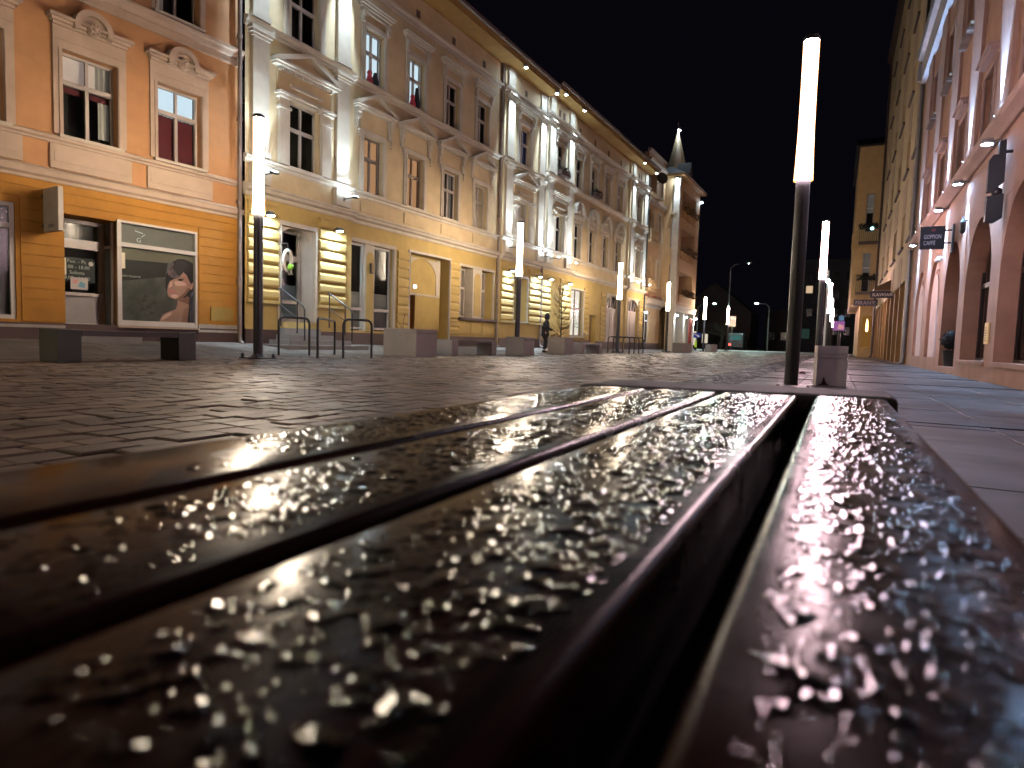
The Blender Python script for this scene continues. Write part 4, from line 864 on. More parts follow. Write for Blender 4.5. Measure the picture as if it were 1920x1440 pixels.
for s0, s1 in ((.18, .68), (3.18, 3.70), (13.50, 14.10), (16.72, 17.28)):
    pilaster(F, s0, s1, 5.16, 8.36, TRIM, RB); pilaster(F, s0, s1, 8.61, 11.36, TRIM, RB); F.put(MB().box(s0, s1, RB-.08, RB+.01, 11.64, 12.45), 'frieze_pier', TRIM)
    F.put(MB().box(s0-.05, s1+.05, RB-.15, RB+.01, 4.445, 4.93), 'pedestal', TRIM)
b = MB()
for p, q in V: b.box(p-.1, q+.1, -.03, .01, 4.52, 4.88)
F.put(b, 'apron_panel', YEL_UP)
# ground floor piers with rounded courses, lit by dome lamps
for s0, s1 in ((.06, 1.04), (2.56, 3.62), (13.34, 14.44), (16.04, 17.24)):
    rust(F, s0, s1, 1.42, 3.98, YEL_LO, RB); F.put(MB().box(s0-.03, s1+.03, RB-.13, RB+.01, 1.33, 1.415), 'ledge', YEL_LO)
for s0, s1 in ((6.38, 7.0), (9.62, 10.26)): rust(F, s0, s1, .66, 3.55, YEL_LO, 0, proud=.055)
# arched entrance
surround(F, 1.18, 2.40, .86, 3.52, .12, .04, TRIM, base=RB)
b = spandrel(MB(), 1.181, 2.399, 3.0, 3.515, RB+.10, RB+.30); F.put(b, 'arch', TRIM)
F.put(MB().box(1.185, 1.195, RB+.02, RB+.61, .87, 3.5).box(2.375, 2.397, RB+.004, RB+.61, .87, 3.5), 'door_reveal', mat('greyish_white_reveal', (.58, .52, .46), .8))
b = MB(); y = RB+.58; b.box(1.2, 1.28, y-.04, y+.04, .86, 3.5).box(2.28, 2.37, y-.04, y+.04, .86, 3.5).box(1.28, 2.28, y-.04, y+.04, 2.62, 2.80).box(1.28, 2.28, y-.04, y+.04, .86, .98).box(1.28, 2.28, y-.045, y+.035, 1.40, 1.50).box(1.28, 2.28, y-.04, y+.04, 3.42, 3.5)
dr = F.put(b, 'entrance_door', WHITE); F.put(MB().quad((1.25, y, .9), (2.3, y, .9), (2.3, y, 3.45), (1.25, y, 3.45)), 'pane', GLASS, dr)
F.put(MB().box(1.2, 2.37, y+.9, y+.92, .86, 3.5), 'room', ROOM, dr); F.put(MB().box(1.28, 2.28, y+.03, y+.035, 1.0, 1.95), 'film', mat('blue_grey_film', (.16, .20, .24), .4, var=.2), dr)
F.put(MB().box(1.36, 1.58, y-.02, y-.01, 2.92, 3.18), 'notice', YEL_UP, dr); F.put(MB().tube([(2.22, y-.04, 1.75), (2.22, y-.10, 1.75), (2.22, y-.10, 2.05), (2.22, y-.04, 2.05)], .012, 8), 'handle', ZINC, dr)
# pair of tall shop windows with a slim arched pier between
for (p, q, k) in ((4.0, 4.72, 0), (5.18, 6.08, 1)):
    wn = window(F, p, q, .74, 3.50, .12, mull=False, trans=None, fw=.07, frame=WHITE, low=1.40)
    F.put(MB().box(p+.08, q-.08, .14, .15, 1.46, 1.95), 'film', mat('grey_film', (.30, .29, .27), .5, var=.1), wn)
    F.put(MB().box(p+.14, q-.14, .13, .135, 1.56, 1.85).box(p+.17, q-.17, .125, .13, 1.59, 1.82), 'notice', mat('grey_notice', (.36, .35, .33), .6), wn)
    F.put(MB().box(p+.08, q-.08, .14, .15, .82, 1.36), 'lower_film', DULL, wn)
F.put(MB().box(4.73, 5.17, -.02, .22, .70, 3.515), 'slim_pier', TRIM); F.put(MB().prism([(4.78, .72), (5.12, .72)]+arch_pts(4.78, 5.12, 3.05, 3.28)[::-1], -.035, -.021), 'arched_panel', YEL_LO)
F.put(MB().box(4.93, 4.96, -.10, -.036, 2.62, 2.92).box(4.93, 5.05, -.10, -.036, 2.58, 2.615), 'sconce', BLACK)
surround(F, 3.98, 6.12, .72, 3.52, .12, .05, TRIM)
# gated passage with an arched back wall
surround(F, 7.05, 9.55, .22, 3.58, .07, .05, WHITE)
F.put(MB().box(7.05, 7.30, .42, .5, .2, 2.10).box(7.95, 9.55, .42, .5, .2, 2.10).box(7.05, 9.55, .42, .5, 2.101, 3.58), 'passage_wall', YEL_LO)
b = spandrel(MB(), 7.4, 9.25, 2.75, 3.50, .395, .42); b.box(7.06, 7.4, .395, .42, 2.18, 3.56); b.box(9.25, 9.5, .395, .42, 2.18, 3.56); F.put(b, 'arch', TRIM); F.put(MB().box(7.06, 9.5, .385, .42, 2.10, 2.175), 'lintel', TRIM)
F.put(MB().box(7.30, 7.95, .9, .96, .2, 2.1), 'passage_door', WOODD); F.put(MB().quad((7.95, .42, .2), (7.95, .96, .2), (7.95, .96, 2.1), (7.95, .42, 2.1)).quad((7.30, .42, .2), (7.30, .42, 2.1), (7.30, .96, 2.1), (7.30, .96, .2)).quad((7.3, .5, 2.1), (7.95, .5, 2.1), (7.95, .96, 2.1), (7.3, .96, 2.1)), 'passage_reveal', ORANGE_LO)
pl_ = thing('passage_light', 'small white light above the brown passage door', 'wall lamp', F.W(7.86, .36, 2.42), F.ang); MB().box(-.06, .06, -.05, .06, -.06, .06).build('lens', emis('passage_lens', (1, .97, .9), 3), pl_, bevel=.01); MB().box(-.075, .075, .03, .058, -.075, .075).build('backplate', WHITE, pl_)
# paired windows
for (p, q) in ((10.34, 11.26), (11.98, 12.90)): window(F, p, q, 1.44, 3.44, .42, mull=False, trans=.60, fw=.06, curtain=[(0, .3, 0, 1, NETD, 'curtain')])
F.put(MB().box(11.27, 11.97, -.03, .46, 1.405, 3.455), 'slim_pier', TRIM); F.put(MB().prism([(11.38, 1.5), (11.86, 1.5)]+arch_pts(11.38, 11.86, 3.0, 3.3)[::-1], -.045, -.031), 'arched_panel', YEL_LO)
surround(F, 10.32, 12.92, 1.40, 3.46, .10, .05, TRIM); F.put(MB().box(10.2, 13.04, -.16, .01, 1.30, 1.395), 'sill', GUTTER)
b = MB(); [b.box(x, x+.80, -.03, .01, .74, 1.22) for x in (10.3, 11.22, 12.14)]; F.put(b, 'apron_panel', YEL_LO)
window(F, 14.52, 15.9, 1.44, 3.44, RB+.36, trans=.60, sill=RB, curtain=[(0, .3, 0, 1, NETD, 'curtain')]); surround(F, 14.5, 15.92, 1.40, 3.46, .10, .05, TRIM, base=RB)
# steps and their two handrails
F.put(MB().box(.35, 3.45, -1.35, RB-.041, 0, .23).box(.75, 3.05, -1.02, RB-.041, .231, .36).box(1.0, 2.7, -.70, RB-.041, .361, .50).box(1.12, 2.46, RB-.24, RB-.042, .501, .68), 'entrance_steps', GRAN)
def handrail(s, label):
    t = thing('handrail', label, 'handrail', F1.W(s, 0, 0), F1.ang, 'black handrails of the entrance steps'); b = MB()
    b.tube([(0, -.35, 1.75), (0, -.42, 1.75), (0, -1.25, 1.28), (0, -1.32, 1.18), (0, -1.33, .36)], .02, 8); b.build('top_rail', BLACK, t)
    MB().tube([(0, -.42, .74), (0, -.42, 1.75)], .018, 8).build('post', BLACK, t); MB().tube([(0, -1.05, .55), (0, -1.05, 1.38)], .018, 8).build('post', BLACK, t); MB().tube([(0, -.42, 1.30), (0, -1.05, .95)], .012, 6).build('mid_rail', BLACK, t)
    b = MB()
    for y_, z_ in ((-.42, .74), (-1.05, .55), (-1.33, .36)): b.lathe([(.04, 0), (.04, .01), (.02, .015)], 10, (0, y_, z_))
    b.build('foot', BLACK, t)
handrail(.95, 'black stair handrail left of the arched door, behind the tube lamp'); handrail(2.75, 'black stair handrail right of the arched door')
hw = thing('hanging_wreath', 'oval white wreath with a green bow hanging from a bracket by the arched door', 'wreath', F.W(1.0, -.62, 2.5), F.ang)
b = MB(); n = 22; pts = [(.13*math.cos(2*math.pi*k/n), 0, .28*math.sin(2*math.pi*k/n)) for k in range(n+1)]; b.tube(pts, .045, 8, cap=False); b.build('ring', mat('whitish_straw', (.5, .47, .42), .9, var=.3, bump=.8, bscale=25), hw, smooth=True)
MB().ball((.06, -.04, -.16), .085, 10, 6).ball((.0, -.05, -.20), .06, 10, 6).build('bow', mat('lime_bow', (.22, .50, .05), .6), hw, smooth=True)
MB().tube([(.08, 0, -.2), (.12, 0, -.34), (.16, 0, -.36)], [.03, .02, .005], 6).tube([(.04, 0, -.22), (.05, 0, -.38)], [.025, .005], 6).build('ribbon', MATS['whitish_straw'], hw)
MB().tube([(0, 0, .28), (0, 0, .46), (0, .48, .46)], .012, 6).build('hanger', BLACK, hw)
downpipe(F, 17.33, RB-.07, .2, 12.5, .055, ZINC_D); downpipe(F, 13.20, -.08, .2, 12.5, .05, ZINC_D)

# lamps of the first tenement
places = ['partly hidden behind the first tube lamp', 'right of the arched door above the handrail', 'left of the window behind the second tube lamp', 'between the second tube lamp and the downpipe',
          'just right of the downpipe, left of the dark figure', 'behind the bare sapling']
lamp_down(F1, .55, 3.62, RB-.10, 'dome lamp on the rounded pier '+places[0], 60)
lamp_down(F1, 3.08, 3.62, RB-.10, 'dome lamp on the rounded pier '+places[1], 80)
lamp_down(F1, 13.88, 3.62, RB-.10, 'dome lamp on the rounded pier '+places[2], 80)
lamp_down(F1, 16.62, 3.62, RB-.10, 'dome lamp on the rounded pier '+places[3], 80)
ZE = 12.44
for s, lab in ((.43, 'eave spotlight above the leftmost cream pilaster, out of frame'), (3.44, 'eave spotlight above the bright pilaster right of the first pedimented bay'), (13.8, 'first eave spotlight in view under the ochre eaves, leftmost'), (17.0, 'second eave spotlight from the left under the ochre eaves')): lamp_eave(F1, s, ZE-.02, RB-.02, lab, 420)
for s, lab in ((.43, 'arm uplight behind the glowing tube of the first lamp'), (3.44, 'arm uplight above the dome lamp right of the arched door'), (13.8, 'arm uplight left of the second lamp tube'), (17.0, 'arm uplight just right of the second lamp tube')): lamp_arm(F1, s, 4.66, RB-.13, lab, 80)
# ------------------------------------------------------------------ SECOND TENEMENT, s 17.37 .. 34.5
F2 = Fac('arched_hood_tenement', 'second cream tenement with rounded window hoods and a lit bank style shopfront', (-14, 11.65), A_Y, 17.37)
F = F2
bays = [(17.37, 21.2, RB), (21.2, 30.55, 0), (30.55, 34.5, RB)]
ghole = [[], [(21.25, 23.3, .86, 3.50, .3), (24.45, 25.45, .45, 2.18, .35), (27.1, 29.6, .55, 3.6, .30)], [(30.9, 33.3, .55, 3.6, .30)]]
V = [(21.55, 22.5), (23.8, 24.75), (26.05, 27.0), (28.35, 29.3)]; RW = [(18.72, 19.72), (31.95, 32.95)]
ZS, ZH, ZS2, ZH2 = 5.22, 7.12, 9.05, 10.72
for (a, c, y0), gh in zip(bays, ghole):
    wn = [w_ for w_ in V+RW if a < w_[0] < c]
    wall(F, a, c, .62, 4.16, gh, YEL_LO, y0, name='ground_floor_wall'); wall(F, a, c, 4.16, 8.75, [(p, q, ZS, ZH, .22) for p, q in wn], YEL_UP, y0)
    wall(F, a, c, 8.75, 12.75, [(p, q, ZS2, ZH2, .22) for p, q in wn], YEL_UP, y0)
    b = MB()
    if a > 20 and a < 30: b.box(a, 24.45, y0-.04, y0+.01, 0, .62).box(25.45, c, y0-.04, y0+.01, 0, .62)
    else: b.box(a, c, y0-.04, y0+.01, 0, .62)
    F.put(b, 'plinth', PLINTH)
    cornice(F, a-.03*(y0 < 0), c+.03*(y0 < 0), [(.05, 4.16), (.07, 4.21), (.18, 4.27), (.20, 4.33), (.24, 4.36), (.24, 4.41), (.02, 4.46)], TRIM, 'cornice', y0)
    cornice(F, a-.03*(y0 < 0), c+.03*(y0 < 0), [(.03, 5.0), (.05, 5.05), (.11, 5.1), (.12, 5.16), (.02, 5.21)], TRIM, 'sill_band', y0)
    cornice(F, a-.02*(y0 < 0), c+.02*(y0 < 0), [(.04, 8.72), (.06, 8.78), (.13, 8.86), (.15, 8.95), (.02, 9.0)], TRIM, 'string_course', y0)
    cornice(F, a-.02*(y0 < 0), c+.02*(y0 < 0), [(.04, 11.55), (.06, 11.62), (.20, 11.72), (.24, 11.82), (.02, 11.9)], TRIM, 'frieze_band', y0)
b = MB()
for s in (21.2, 30.55): b.quad((s, RB, 0), (s, 0, 0), (s, 0, 12.75), (s, RB, 12.75))
F.put(b, 'bay_return', YEL_UP)
shell(F, 17.37, 34.5, 12.75, 12, YEL_UP, y=.65, roofh=4.4); roof(F, 17.37, 34.5, -.55, 13, 12.95, 4.4)
F.put(MB().box(17.37, 34.5, -.84, .02, 12.76, 12.84), 'soffit', EAVE); F.put(MB().box(17.37, 34.5, -.88, -.841, 12.74, 13.0), 'fascia', EAVE); F.put(MB().prism([(-1.02, 13.1), (-.99, 13.0), (-.92, 12.96), (-.881, 13.0), (-.881, 13.1)], 17.37, 34.5, 'x'), 'gutter', GUTTER)
b = MB()
for s in (18.95, 19.5, 22.0, 24.25, 26.5, 28.8, 32.2, 32.7): b.box(s-.11, s+.11, (RB if s < 21 or s > 30.5 else 0)-.012, .01, 11.98, 12.35)
F.put(b, 'attic_vent', MATS['vent_dark'])
for i, (p, q) in enumerate(V):
    c = (p+q)/2; surround(F, p, q, ZS, ZH, .16, .05, TRIM); round_pediment(F, c, .66, 7.62, TRIM); surround(F, p, q, ZS2, ZH2, .16, .05, TRIM); F.put(hood(MB(), p-.2, q+.2, 11.05), 'window_hood', TRIM)
    window(F, p, q, ZS, ZH, .19, trans=.62, sill=0, curtain=[(0, .3, 0, 1, NETD, 'curtain')] if i % 2 else None); window(F, p, q, ZS2, ZH2, .19, trans=.62, sill=0)
for i, (p, q) in enumerate(RW):
    y0 = RB; b = MB()
    for (u, v) in ((p-.38, p-.06), (q+.06, q+.38)): b.box(u, v, y0-.11, y0+.01, ZS, 6.85); b.box(u-.03, v+.03, y0-.15, y0+.01, 6.85, 6.93); b.box(u, v, y0-.10, y0+.01, 6.93, 7.12); b.box(u-.06, v+.06, y0-.2, y0+.01, 7.12, 7.24)
    b.box(p-.06, q+.06, y0-.05, y0+.01, ZH+.001, 7.24); b.box(p-.1, q+.1, y0-.15, y0+.01, 7.42, 7.5)
    F.put(b, 'window_surround', TRIM); F.put(hood(MB(), p-.42, q+.42, 7.86, y0, 1.25), 'window_hood', TRIM)
    b = MB()
    for k in range(16): x = p-.4+k*.115; b.box(x, x+.055, y0-.13, y0, 7.74, 7.85)
    F.put(b, 'dentils', TRIM)
    window(F, p, q, ZS, ZH, y0+.19, trans=.62, sill=y0); surround(F, p, q, ZS2, ZH2, .16, .05, TRIM, base=y0); F.put(hood(MB(), p-.22, q+.22, 11.0, y0), 'window_hood', TRIM); window(F, p, q, ZS2, ZH2, y0+.19, trans=.62, sill=y0)
for s0, s1 in ((17.78, 18.36), (20.15, 20.75), (30.78, 31.4), (33.55, 34.2)):
    pilaster(F, s0, s1, 5.22, 8.72, TRIM, RB); pilaster(F, s0, s1, 9.01, 11.55, TRIM, RB); F.put(MB().box(s0, s1, RB-.08, RB+.01, 11.91, 12.75), 'frieze_pier', TRIM); F.put(MB().box(s0-.05, s1+.05, RB-.15, RB+.01, 4.465, 4.99), 'pedestal', TRIM)
for s0, s1 in ((17.42, 18.42), (19.65, 20.95)): rust(F, s0, s1, 1.42, 3.9, YEL_LO, RB); F.put(MB().box(s0-.03, s1+.03, RB-.13, RB+.01, 1.33, 1.415), 'ledge', YEL_LO)
F.put(MB().box(18.43, 19.64, RB-.02, RB+.01, .7, 3.9), 'blank_panel', mat('ochre_panel', (.50, .34, .08), .85))
for s0, s1 in ((23.36, 24.0), (26.15, 26.95), (33.5, 34.25)): rust(F, s0, s1, .66, 3.7, YEL_LO, 0 if s0 < 30 else RB, proud=.06)
# window boxes
def planter_box(s0, s1, z, label):
    t = thing('window_box', label, 'window box', F2.W((s0+s1)/2, -.16-(.14 if s0 < 21 else 0), z), F2.ang, 'dark window boxes of the second tenement'); l = (s1-s0)/2
    MB().box(-l, l, -.20, .02, 0, .22).build('trough', GUTTER, t); b = MB()
    for k in range(140):
        c = Vector((random.uniform(-l, l), random.uniform(-.22, 0), random.uniform(.15, .40))); u = Vector((random.uniform(-1, 1), random.uniform(-1, 1), random.uniform(-1, 1))).normalized()*.07; v = u.cross(Vector((.3, .2, .9))).normalized()*.03; b.quad(c-u, c-v, c+u, c+v)
    b.build('foliage', mat('dark_foliage', (.02, .018, .012), .9, var=.3), t)
planter_box(18.66, 19.8, 9.06, 'dark window box under the second floor window between bright pilasters'); planter_box(23.75, 24.85, 9.06, 'dark window box on the third second floor window of the rounded hood tenement')
# lit shop window with blinds
SHOPW = emis('lit_shop_blind', (.93, .82, .70), 1.0); SHOPG = emis('lit_shop_green', (.66, .76, .58), .55)
wn = window(F, 21.27, 23.28, .88, 3.48, .12, trans=.60, mull=True, fw=.05, frame=FRAME_D, curtain=[(0, 1, 0, 1, SHOPW, 'blind')], room=False)
b = MB()
for k in range(4): b.box(22.45, 23.12, .17, .18, 1.35+k*.2, 1.45+k*.2)
F.put(b, 'shelf_print', SHOPG, wn)
surround(F, 21.25, 23.3, .86, 3.50, .06, .05, WHITE); F.put(MB().box(21.1, 23.45, -.10, .01, .78, .855), 'sill', TRIM)
# brown door with small dark plate
F.put(MB().box(24.47, 25.43, .30, .35, .2, 2.17), 'door', mat('ochre_brown_door', (.28, .17, .06), .55)); F.put(MB().box(24.75, 25.15, .285, .299, 1.25, 1.55), 'door_plate', BLACK); F.put(MB().box(24.42, 24.449, -.03, .3, .2, 2.2), 'door_jamb', WOODD)
F.put(MB().box(24.3, 25.6, -.5, -.041, 0, .2).box(24.46, 25.44, -.04, .3, 0, .2), 'doorstep', GRAN)
F.put(MB().lathe([(.13, -.01), (.13, .01)], 20, (25.1, -.02, 2.75)), 'round_plate', TRIM); F.put(MB().box(23.45, 23.95, -.18, -.06, 1.0, 1.06), 'letter_shelf', TRIM)
# roller shuttered shopfronts with fan lights
SHUT = mat('pale_shutter', (.60, .52, .50), .6, var=.08)
for (p, q, y0) in ((27.12, 29.58, 0), (30.92, 33.28, RB)):
    b = MB(); d = y0+.22
    for k in range(9): x = p+.02+k*(q-p-.04)/9; b.box(x+.01, x+(q-p-.04)/9-.01, d-.03, d+.02, .58, 2.72)
    b.box(p, q, d-.05, d+.0, 2.721, 2.82); b.box(p, p+.07, d-.06, d-.031, .56, 3.58); b.box(q-.07, q, d-.06, d-.031, .56, 3.58); c = (p+q)/2; b.box(c-.05, c+.05, d-.062, d-.031, .56, 3.58)
    sf = F.put(b, 'shutter', SHUT); b = MB()
    for u0, u1 in ((p+.08, c-.06), (c+.06, q-.08)): b.quad((u0, d, 2.83), (u1, d, 2.83), (u1, d, 3.55), (u0, d, 3.55))
    F.put(b, 'pane', mat('dark_fanlight', (.05, .04, .05), .12), sf); b = MB()
    for u0, u1 in ((p+.08, c-.06), (c+.06, q-.08)):
        for k in (0.25, .75): x = u0+(u1-u0)*k; m_ = (u0+u1)/2; b.tube([(m_+(x-m_)*.4, d-.02, 2.83), (x+(x-m_)*.6, d-.02, 3.55)], .02, 6)
    F.put(b, 'fan_bar', WHITE, sf); surround(F, p-.02, q+.02, .55, 3.6, .10, .05, TRIM, base=y0)
    F.put(spandrel(MB(), p-.019, q+.019, 3.05, 3.597, y0+.02, y0+.10), 'arch', TRIM)
downpipe(F, 34.42, RB-.08, .2, 12.7, .055, BLACK)
lamp_down(F2, 17.92, 3.62, RB-.10, 'dome lamp on the rounded pier '+places[4], 80); lamp_down(F2, 20.3, 3.62, RB-.10, 'dome lamp on the rounded pier '+places[5], 80)
for s, lab in ((18.07, 'third eave spotlight from the left, where the gutter steps up'), (20.45, 'fourth eave spotlight from the left under the ochre eaves'), (31.1, 'fifth eave spotlight, before the gable of the corner house'), (33.88, 'rightmost eave spotlight, next to the satellite dish')): lamp_eave(F2, s, 12.74, RB-.02, lab, 420)
for s, lab in ((18.07, 'arm uplight second of the close pair right of the second lamp tube'), (20.45, 'arm uplight above the lit shop window'), (31.1, 'arm uplight just right of the third lamp tube'), (33.88, 'arm uplight at the far end of the rounded hood tenement')): lamp_arm(F2, s, 4.70, RB-.13, lab, 80)

# ------------------------------------------------------------------ CORNER HOUSE with loggias and a pointed tower
CORN = mat('corner_peach_render', (.68, .46, .24), .85, dirt=.15, dirtcol=(.4, .26, .12))
F3 = Fac('corner_house', 'peach corner house with balconies, round gable and a pointed tower roof', (-14, 11.65), A_Y, 34.52)
F = F3; a0, c0 = 34.52, 39.35
lg = [(34.95, 36.75, 4.75, 7.35, 1.3), (34.95, 36.75, 8.4, 10.6, 1.3), (34.95, 37.0, 11.75, 13.6, 1.0)]
ww = [(37.75, 38.45, 5.0, 7.0, .2), (37.75, 38.45, 8.6, 10.6, .2), (37.95, 38.6, 11.9, 13.2, .2)]
sh = [(35.1, 36.75, .55, 3.0, .3)]
wall(F, a0, c0, .62, 3.9, sh, CORN); wall(F, a0, c0, 3.9, 14.1, lg+ww, CORN); F.put(MB().box(a0, c0, -.04, .01, 0, .62), 'plinth', PLINTH)
for i, h in enumerate(lg):
    F.put(MB().box(h[0]-.05, h[1]+.05, h[4], h[4]+.05, h[2], h[3]), 'loggia_back', CORN)
    if i < 2: F.put(spandrel(MB(), h[0]+.001, h[1]-.001, h[3]-.75, h[3]-.002, .02, .25), 'arch', CORN)
    b = MB(); z = h[2]
    b.box(h[0]-.15, h[1]+.15, -.42, .0, z-.28, z-.12); b.box(h[0]-.10, h[1]+.10, -.38, -.30, z+.55, z+.66)
    for k in range(8): x = h[0]-.05+k*(h[1]-h[0]+.10)/7; b.lathe([(.04, -.12), (.075, .1), (.045, .4), (.06, .55)], 8, (x, -.34, z))
    for x in (h[0]-.12, h[1]+.02): b.box(x, x+.10, -.40, -.29, z-.12, z+.66)
    if i < 2: F.put(b, 'balustrade', CORN)
    else: F.put(MB().box(h[0]-.1, h[1]+.1, -.30, .0, z-.25, z-.05), 'balcony_slab', CORN)
for p, q, z0, z1, d in ww: window(F, p, q, z0, z1, .16, sill=0, trans=.66, mull=False); surround(F, p, q, z0, z1, .10, .04, TRIM)
window(F, 35.1, 36.75, .6, 2.98, .2, trans=.72, frame=WHITE, mull=True)
cornice(F, a0, c0, [(.05, 3.3), (.10, 3.45), (.35, 3.6), (.40, 3.9), (.30, 4.05)], TRIM, 'shop_cornice'); cornice(F, a0, c0, [(.04, 11.0), (.10, 11.1), (.18, 11.2), (.2, 11.45), (.05, 11.55)], TRIM, 'string_course')
F.put(MB().prism([(-.10, 4.06), (-.42, 4.06), (-.3, 4.3), (-.02, 4.3)], a0+.1, 35.2, 'x').prism([(-.10, 4.06), (-.42, 4.06), (-.3, 4.25), (-.02, 4.25)], 36.9, 38.6, 'x'), 'tin_flashing', mat('red_brown_tin', (.20, .07, .05), .5))
F.put(MB().box(a0, c0, -.05, .25, 14.151, 14.50), 'parapet', CORN); cornice(F, a0, c0, [(.08, 14.5), (.22, 14.6), (.26, 14.72), (.05, 14.8)], TRIM, 'parapet_cornice')
cornice(F, a0, c0, [(.05, 13.75), (.25, 13.95), (.3, 14.08), (.05, 14.15)], TRIM, 'gable_cornice')
shell(F, a0, 46, 14.1, 11, CORN, y=.3, roofh=4); roof(F, a0, 46, .26, 11.4, 14.12, 4)
dish = thing('satellite_dish', 'round dark satellite dish on the top balcony beside the last eave spotlight', 'satellite dish', F.W(36.3, -.55, 12.9), A_Y-R(50)); MB().lathe([(.02, 0), (.2, .02), (.42, .10), (.44, .11), (.2, .04), (.02, .02)], 24).build('bowl', mat('dish_dark', (.03, .025, .02), .5), dish, smooth=True).rotation_euler = (R(80), 0, 0)
MB().tube([(0, .02, 0), (0, .35, -.2), (0, .8, -.2)], .02, 6).tube([(0, 0, 0), (.0, -.35, -.12)], .012, 6).build('arm', BLACK, dish)
# tower: stands 1.15 m forward of the wall
T0, T1, TY = 39.35, 46.4, -1.15; z0_, zt = 3.55, 13.75
nearw = [(-.98, -.60, 4.9, 6.9), (-.98, -.60, 8.3, 10.4), (-.95, -.6, 11.0, 13.1)]
fr = [(40.4, 44.9, 4.05, 6.5, 1.3), (40.4, 44.9, 7.5, 9.9, 1.3), (40.4, 44.9, 10.75, 12.9, 1.3)]
wall(F, T0, T1, z0_, zt, fr, CORN, TY, name='tower_wall')
for h in fr:
    F.put(MB().box(h[0]-.05, h[1]+.05, TY+1.3, TY+1.35, h[2], h[3]), 'loggia_back', CORN)
    window(F, 41.9, 42.8, h[2]+.75, h[3]-.25, TY+1.27, trans=.6, mull=False, room=False)
    b = MB(); b.box(h[0], h[1], TY-.06, TY+.02, h[2]-.02, h[2]+.62)
    F.put(b, 'balcony_panel', mat('brown_balcony_panel', (.30, .17, .06), .8, var=.2, bump=.5, bscale=8)); b = MB()
    for k in range(260):
        c = Vector((random.uniform(h[0]+1, h[1]+.5), TY-.05+random.uniform(-.25, .1), h[2]+.62+random.uniform(-.1, .45))); u = Vector((random.uniform(-1, 1), random.uniform(-1, 1), random.uniform(-1, 1))).normalized()*.13; v = u.cross(Vector((.3, .2, .9))).normalized()*.05; b.quad(c-u, c-v, c+u, c+v)
    F.put(b, 'balcony_plants', mat('brown_balcony_plants', (.12, .07, .03), .9, var=.4))
b = MB()                                             # near side of the tower with its windows
hs = nearw
ys = sorted({TY, 0, *[h[0] for h in hs], *[h[1] for h in hs]}); zs = sorted({z0_, zt, *[h[2] for h in hs], *[h[3] for h in hs]})
for i in range(len(ys)-1):
    for j in range(len(zs)-1):
        cy, cz = (ys[i]+ys[i+1])/2, (zs[j]+zs[j+1])/2
        if any(h[0] < cy < h[1] and h[2] < cz < h[3] for h in hs): continue
        b.quad((T0, ys[i], zs[j]), (T0, ys[i+1], zs[j]), (T0, ys[i+1], zs[j+1]), (T0, ys[i], zs[j+1]))
for h in hs:
    p, q, e, g_ = h; d = .18
    b.quad((T0, p, e), (T0+d, p, e), (T0+d, p, g_), (T0, p, g_)).quad((T0, q, e), (T0, q, g_), (T0+d, q, g_), (T0+d, q, e)).quad((T0, p, e), (T0, q, e), (T0+d, q, e), (T0+d, p, e)).quad((T0, p, g_), (T0+d, p, g_), (T0+d, q, g_), (T0, q, g_))
b.quad((T1, TY, z0_), (T1, 3, z0_), (T1, 3, zt), (T1, TY, zt)).quad((T0, TY, z0_), (T1, TY, z0_), (T1, 3, z0_), (T0, 0, z0_))
F.put(b, 'tower_side', CORN)
for i, h in enumerate(hs):
    fm = F.put(MB().box(T0+.12, T0+.17, h[0], h[0]+.05, h[2], h[3]).box(T0+.12, T0+.17, h[1]-.05, h[1], h[2], h[3]).box(T0+.12, T0+.17, h[0], h[1], h[2]+1.25, h[2]+1.33), 'window', WHITE)
    F.put(MB().quad((T0+.15, h[0], h[2]), (T0+.15, h[1], h[2]), (T0+.15, h[1], h[3]), (T0+.15, h[0], h[3])), 'pane', [mat('dark_pane', (.03, .025, .03), .1), emis('lit_blue_pane', (.45, .55, .8), .28), MATS['dark_pane']][i], fm)
    F.put(MB().box(T0-.08, T0+.1, h[0]-.08, h[1]+.08, h[2]-.10, h[2]-.002), 'sill', TRIM, fm)
F.put(MB().box(T0-.06, T0+.3, TY-.05, TY+.42, z0_, zt-.02), 'corner_pilaster', TRIM)
F.put(MB().box(T0-.08, T1+.05, TY-.10, TY+.3, 3.25, 3.60).box(T0-.12, T1+.08, TY-.16, TY+.3, 3.60, 3.72), 'tower_cornice', TRIM)
# tower ground floor: piers and lit shop windows
for s in (T0+.02, 42.4, T1-.45): F.put(MB().box(s, s+.42, TY-.02, TY+.5, .0, 3.25), 'pier', TRIM)
F.put(MB().box(T0+.05, T1, TY+.6, TY+.7, 0, 3.3), 'shop_wall', CORN)
SHOPY = emis('lit_shop_inside', (1, .82, .58), .55)
wn = window(F, 40.0, 42.3, .55, 3.0, TY+.5, trans=.72, frame=WHITE, curtain=[], room=False); F.put(MB().box(40.05, 42.25, TY+.55, TY+.58, .6, 2.95), 'display', SHOPY, wn)
b = MB(); b.box(40.3, 41.0, TY+.52, TY+.54, 1.0, 1.5).box(41.3, 41.9, TY+.52, TY+.54, 1.1, 1.9); F.put(b, 'goods', mat('yellow_goods', (.6, .42, .04), .6), wn); F.put(MB().box(40.6, 41.6, TY+.52, TY+.54, .65, .95).box(41.5, 42.1, TY+.52, TY+.54, 2.1, 2.5), 'goods', mat('lilac_goods', (.35, .30, .45), .6), wn)
wn = window(F, 42.95, 45.85, .55, 3.0, TY+.5, trans=.72, frame=WHITE, room=False); F.put(MB().box(43, 45.8, TY+.55, TY+.58, .6, 2.95), 'display', SHOPY, wn)
F.put(MB().box(T0+.05, T1, TY+.02, TY+.59, 0, .55), 'plinth', PLINTH)
